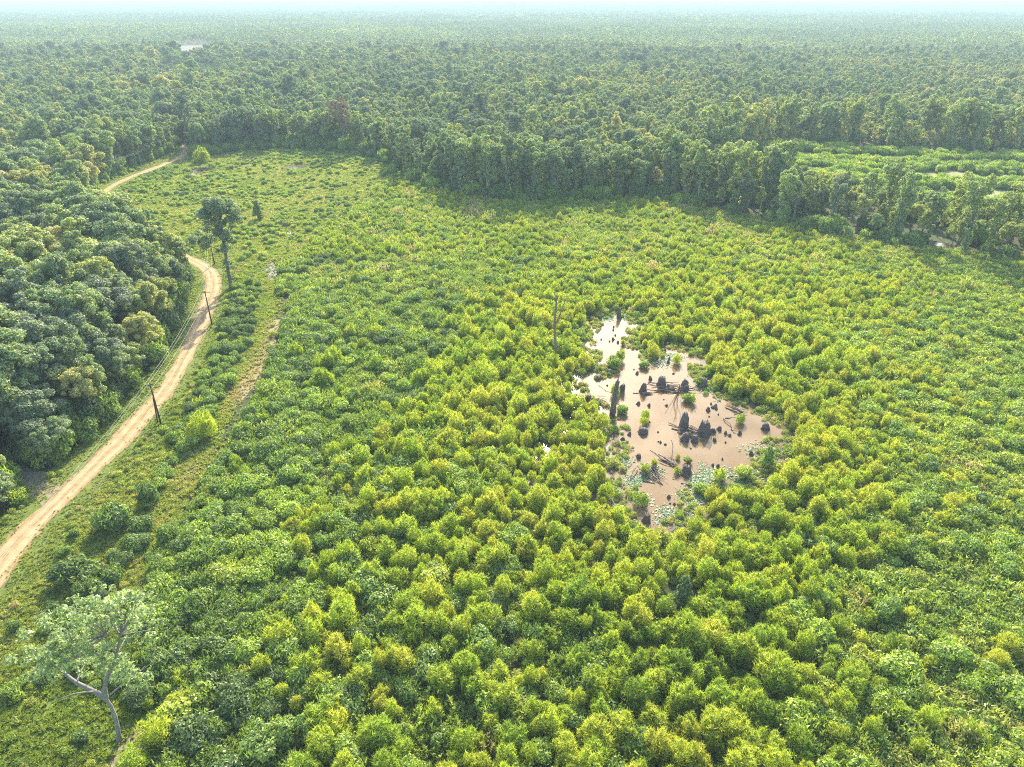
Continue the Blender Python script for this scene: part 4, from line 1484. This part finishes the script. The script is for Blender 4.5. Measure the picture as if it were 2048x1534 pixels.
knees = [o for o in COL.objects if "xy" in o.keys()]
SM = [(lab, s[0], s[1]) for s, lab in zip(STUMPS, ["the notched broad stump", "the square-topped stump", "the stump by the broken trunk", "the knobbly upper stump", "the upper right shore stump", "the tallest slim stump",
      "the wide ribbed stump", "the squat lower stump", "the small pointed stump", "the reddish inlet stump", "the far-tip column stump", "the lone low stump", "the split stump on the lower shore", "the right-end stump", "the lowest-tip stump"])]
bk = {}
for o in knees:
    px, py = o["xy"]
    n_, x, y = min(SM, key=lambda q: math.hypot(q[1] - px, q[2] - py))
    bk.setdefault((n_, "left of" if px < x - 6 else ("right of" if px > x + 6 else ("above" if py < y else "below"))), []).append((math.hypot(px - x, py - y), o))
    del o["xy"]
for (n_, side), Lk in bk.items():
    for i, (_, o) in enumerate(sorted(Lk, key=lambda q: q[0])):
        o["label"] = f"{ordn(i)} small dark cypress knee {side} {n_}"

# small living plants standing in the pond
PP = [(1288, 735, 1.0, .45, "slender leafy sapling in open water above the square-topped stump"), (1353, 727, .95, .75, "low yellow-green bush in the upper right arm of the pond"),
      (1306, 713, 1.2, .85, "yellow-topped bush at the pond's upper right rim"), (1245, 826, 1.05, .6, "yellow-green bush tucked right of the broken trunk's foot"),
      (1291, 838, .9, .55, "leafy bush with trailing stems in the middle of the pond's left half"), (1288, 850, .7, .7, "paler small bush below the leafy one in the left half"),
      (1374, 925, .7, .5, "small bright sprout on the split stump"), (1353, 947, .6, .5, "small tuft on slanting poles near the lower shore"),
      (1480, 846, .8, .35, "small dark bush by the branch in the right part"), (1372, 803, .8, .45, "clump of thin-stemmed seedlings below the upper heap"),
      (1384, 806, .75, .55, "right-hand clump of thin-stemmed seedlings below the upper heap"), (1230, 790, 1.1, .5, "leafy vine bush hugging the broken trunk"),
      (1225, 735, 1.2, .6, "leafy sapling pair in the inlet neck"), (1240, 722, 1.1, .5, "narrow sapling at the inlet neck's right side"),
      (1440, 960, 1.1, .72, "yellow-green bush on the lower shore, left of a larger one"), (1487, 955, 1.2, .85, "amber-tinged bush on the lower right shore"),
      (1355, 918, .4, .95, "tiny reddish seedling alone in the lower pond"), (1245, 690, .5, .8, "tiny two-stemmed seedling in the bright inlet water"),
      (1398, 770, .9, .4, "leafy bush at the right end of the upper heap"), (1290, 945, .7, .6, "small bush among the sticks of the green mat"),
      (1308, 933, .6, .8, "small amber bush at the right edge of the green mat"), (1400, 985, 1.0, .6, "leafy bush on the pond's lower shore by the floating leaves"),
      (1280, 1010, 1.0, .25, "dark sapling at the left rim of the pond's lowest tip")]
for i, (px, py, s, t, lab) in enumerate(PP):
    use = SAP if i % 3 else SHR
    planted("pond_bush", lab, (px, py), use[i % 7], (SAPS if i % 3 else SHRS)[i % 3], (s * .62, s * .62, s * .55) if i % 3 else (s * .8,) * 3, t, "bush", "foliage", "stem", rz=i * 1.3, z=.04)["group"] = "bushes standing in or at the pond"

# weedy margin of the pond
ex, ey = jgrid(0, 100, 60, 200, .8, 1, 61)
de = seg_dist(POND_C, ex, ey)
m = (de < 1.6 + 2.2 * vnoise(ex, ey, 6, 62)) & (gr.random(len(ex)) < .62) & (vnoise(ex, ey, 3, 63) > .35)
ex, ey = ex[m], ey[m]
n = len(ex)
s = .22 + .35 * gr.random(n)
scatter("marsh_weeds", ex, ey, gr.random(n) * 6.28, np.stack([s, s, s * (.7 + .8 * gr.random(n))], 1), np.clip(.55 + .25 * gr.normal(size=n), 0, 1), WEED + THICK[:2],
        "ragged marsh weeds fringing the muddy pond", "marsh weeds")

# floating leaves
LP = [poly(q) for q in ([(1222, 925), (1250, 912), (1290, 915), (1318, 930), (1312, 950), (1285, 960), (1262, 985), (1240, 960)], [(1378, 935), (1400, 925), (1430, 945), (1520, 935), (1515, 985), (1440, 985), (1390, 975)],
                        [(1330, 1015), (1360, 990), (1400, 985), (1400, 1010), (1345, 1050), (1310, 1048)], [(1195, 628), (1215, 622), (1245, 622), (1275, 640), (1240, 640), (1205, 645)],
                        [(1388, 755), (1410, 750), (1430, 785), (1455, 800), (1430, 800), (1400, 780)], [(1490, 905), (1520, 890), (1560, 880), (1535, 940), (1500, 945)], [(1262, 990), (1290, 1000), (1300, 1045), (1275, 1020)],
                        [(1290, 712), (1350, 705), (1370, 715), (1330, 730), (1300, 735)])]
lx_, ly_ = jgrid(5, 90, 70, 190, .95, 1, 25)
m = np.zeros(lx_.shape, bool)
for q in LP:
    m |= inside(q, lx_, ly_)
m &= fbm(lx_, ly_, 4, 26) > .50
lx_, ly_ = lx_[m], ly_[m]
n = len(lx_)
s = .5 + .6 * gr.random(n)
scatter("floating_weeds", lx_, ly_, gr.random(n) * 6.28, np.stack([s, s, s], 1), np.clip(.45 + .25 * gr.normal(size=n), 0, 1), LILY,
        "pale green floating leaves matted along the pond's lower shore", "water weeds", z=np.full(n, .07))

# ------------------------------------------------------------------ power line along the road
def pole(base, H, label, stub=False, arm=True, lean=(0, 0), rz=0.1):
    b0 = G(*base) if len(base) == 2 else np.array(base)
    o = thing("utility_pole", label, "utility pole", b0, "wooden utility poles along the dirt road", rz)
    link("shaft", MB().tube([(0, 0, -.3), (lean[0] * .5, lean[1] * .5, H * .5), (lean[0], lean[1], H)], [.19, .16, .12], 9).mesh("shaft", M_POLE), o)
    if stub:
        link("brace_pole", MB().tube([(-.9, .7, -.3), (-.45, .25, H * .32), (-.15, .05, H * .66)], [.15, .13, .11], 8).mesh("brace_pole", M_POLE), o)
    if arm:
        link("crossarm", MB().tube([(-1.1, .1, H - .45), (1.1, .1, H - .45)], .075, 4).mesh("crossarm", M_POLE), o)
        for dx in (-1.0, -.35, 1.0):
            link("insulator", MB().tube([(dx, .1, H - .38), (dx, .1, H - .22), (dx, .1, H - .12)], [.05, .085, .04], 8).mesh("insulator", M_CERAM), o)
    return b0


pA = pole((322, 848), 9.3, "near twin wooden utility pole with leaning brace beside the sandy road", stub=True)
pB = pole((424, 649), 9.3, "single thin utility pole where tree shadow crosses the road")
pC = pole((429, 529), 9.0, "utility pole behind the lone tall tree at the road's bend")
pD = pole((-68.0, 58.0, 0), 9.3, "utility pole at the photo's lower left edge, just outside the frame")
pE = pole((208, 363), 9.0, "pale far pole at the dark forest edge where the road reappears")
pF = pole((301, 333), 9.0, "faint farthest pole by the road before it enters the woods")


def wires(a, b, ha, hb, label, sag=.9, thick=.025):
    o = thing("power_line", label, "power line", (a + b) / 2, "wires strung between the utility poles")
    mid = (a + b) / 2
    for dx in (-1.0, -.35, 1.0):
        pts = []
        for i in range(17):
            t = i / 16
            p = a + (b - a) * t - mid
            pts.append((p[0] + dx, p[1] + .1, ha + (hb - ha) * t - .12 - sag * 4 * t * (1 - t)))
        link("wire", MB().tube(pts, thick, 4, cap=False).mesh("wire", M_WIRE), o)


wires(pD, pA, 9.3, 9.3, "wires sagging from the twin poles down to the left frame edge")
wires(pA, pB, 9.3, 9.3, "wires between the twin poles and the single thin pole")
wires(pB, pC, 9.3, 9.0, "wires between the single thin pole and the pole behind the lone tree")
wires(pE, pF, 9.0, 9.0, "faint wires between the two far poles at the dark forest edge", thick=.02)

# ------------------------------------------------------------------ haze in the air
hm, nt, out = nodes_of("haze_air")
pv = N(nt, 'ShaderNodeVolumePrincipled')
pv.inputs['Color'].default_value = (.46, .63, .71, 1)
pv.inputs['Density'].default_value = .00025
pv.inputs['Anisotropy'].default_value = 0.0
nt.links.new(pv.outputs[0], out.inputs['Volume'])
x0, x1, y0, y1, z0, z1 = -30500, 30500, -500, 30500, -1.0, 79.0
V = [(x, y, z) for z in (z0, z1) for y in (y0, y1) for x in (x0, x1)]
me = bpy.data.meshes.new("haze")
me.from_pydata(V, [], [(0, 2, 3, 1), (4, 5, 7, 6), (0, 1, 5, 4), (2, 6, 7, 3), (0, 4, 6, 2), (1, 3, 7, 5)])
me.materials.append(hm)
tag(link("haze", me), "thin blue summer haze over the whole forest", "haze", kind="stuff")
print("objects", len(COL.objects), "tris", sum(len(m.loop_triangles) or len(m.polygons) for m in bpy.data.meshes))
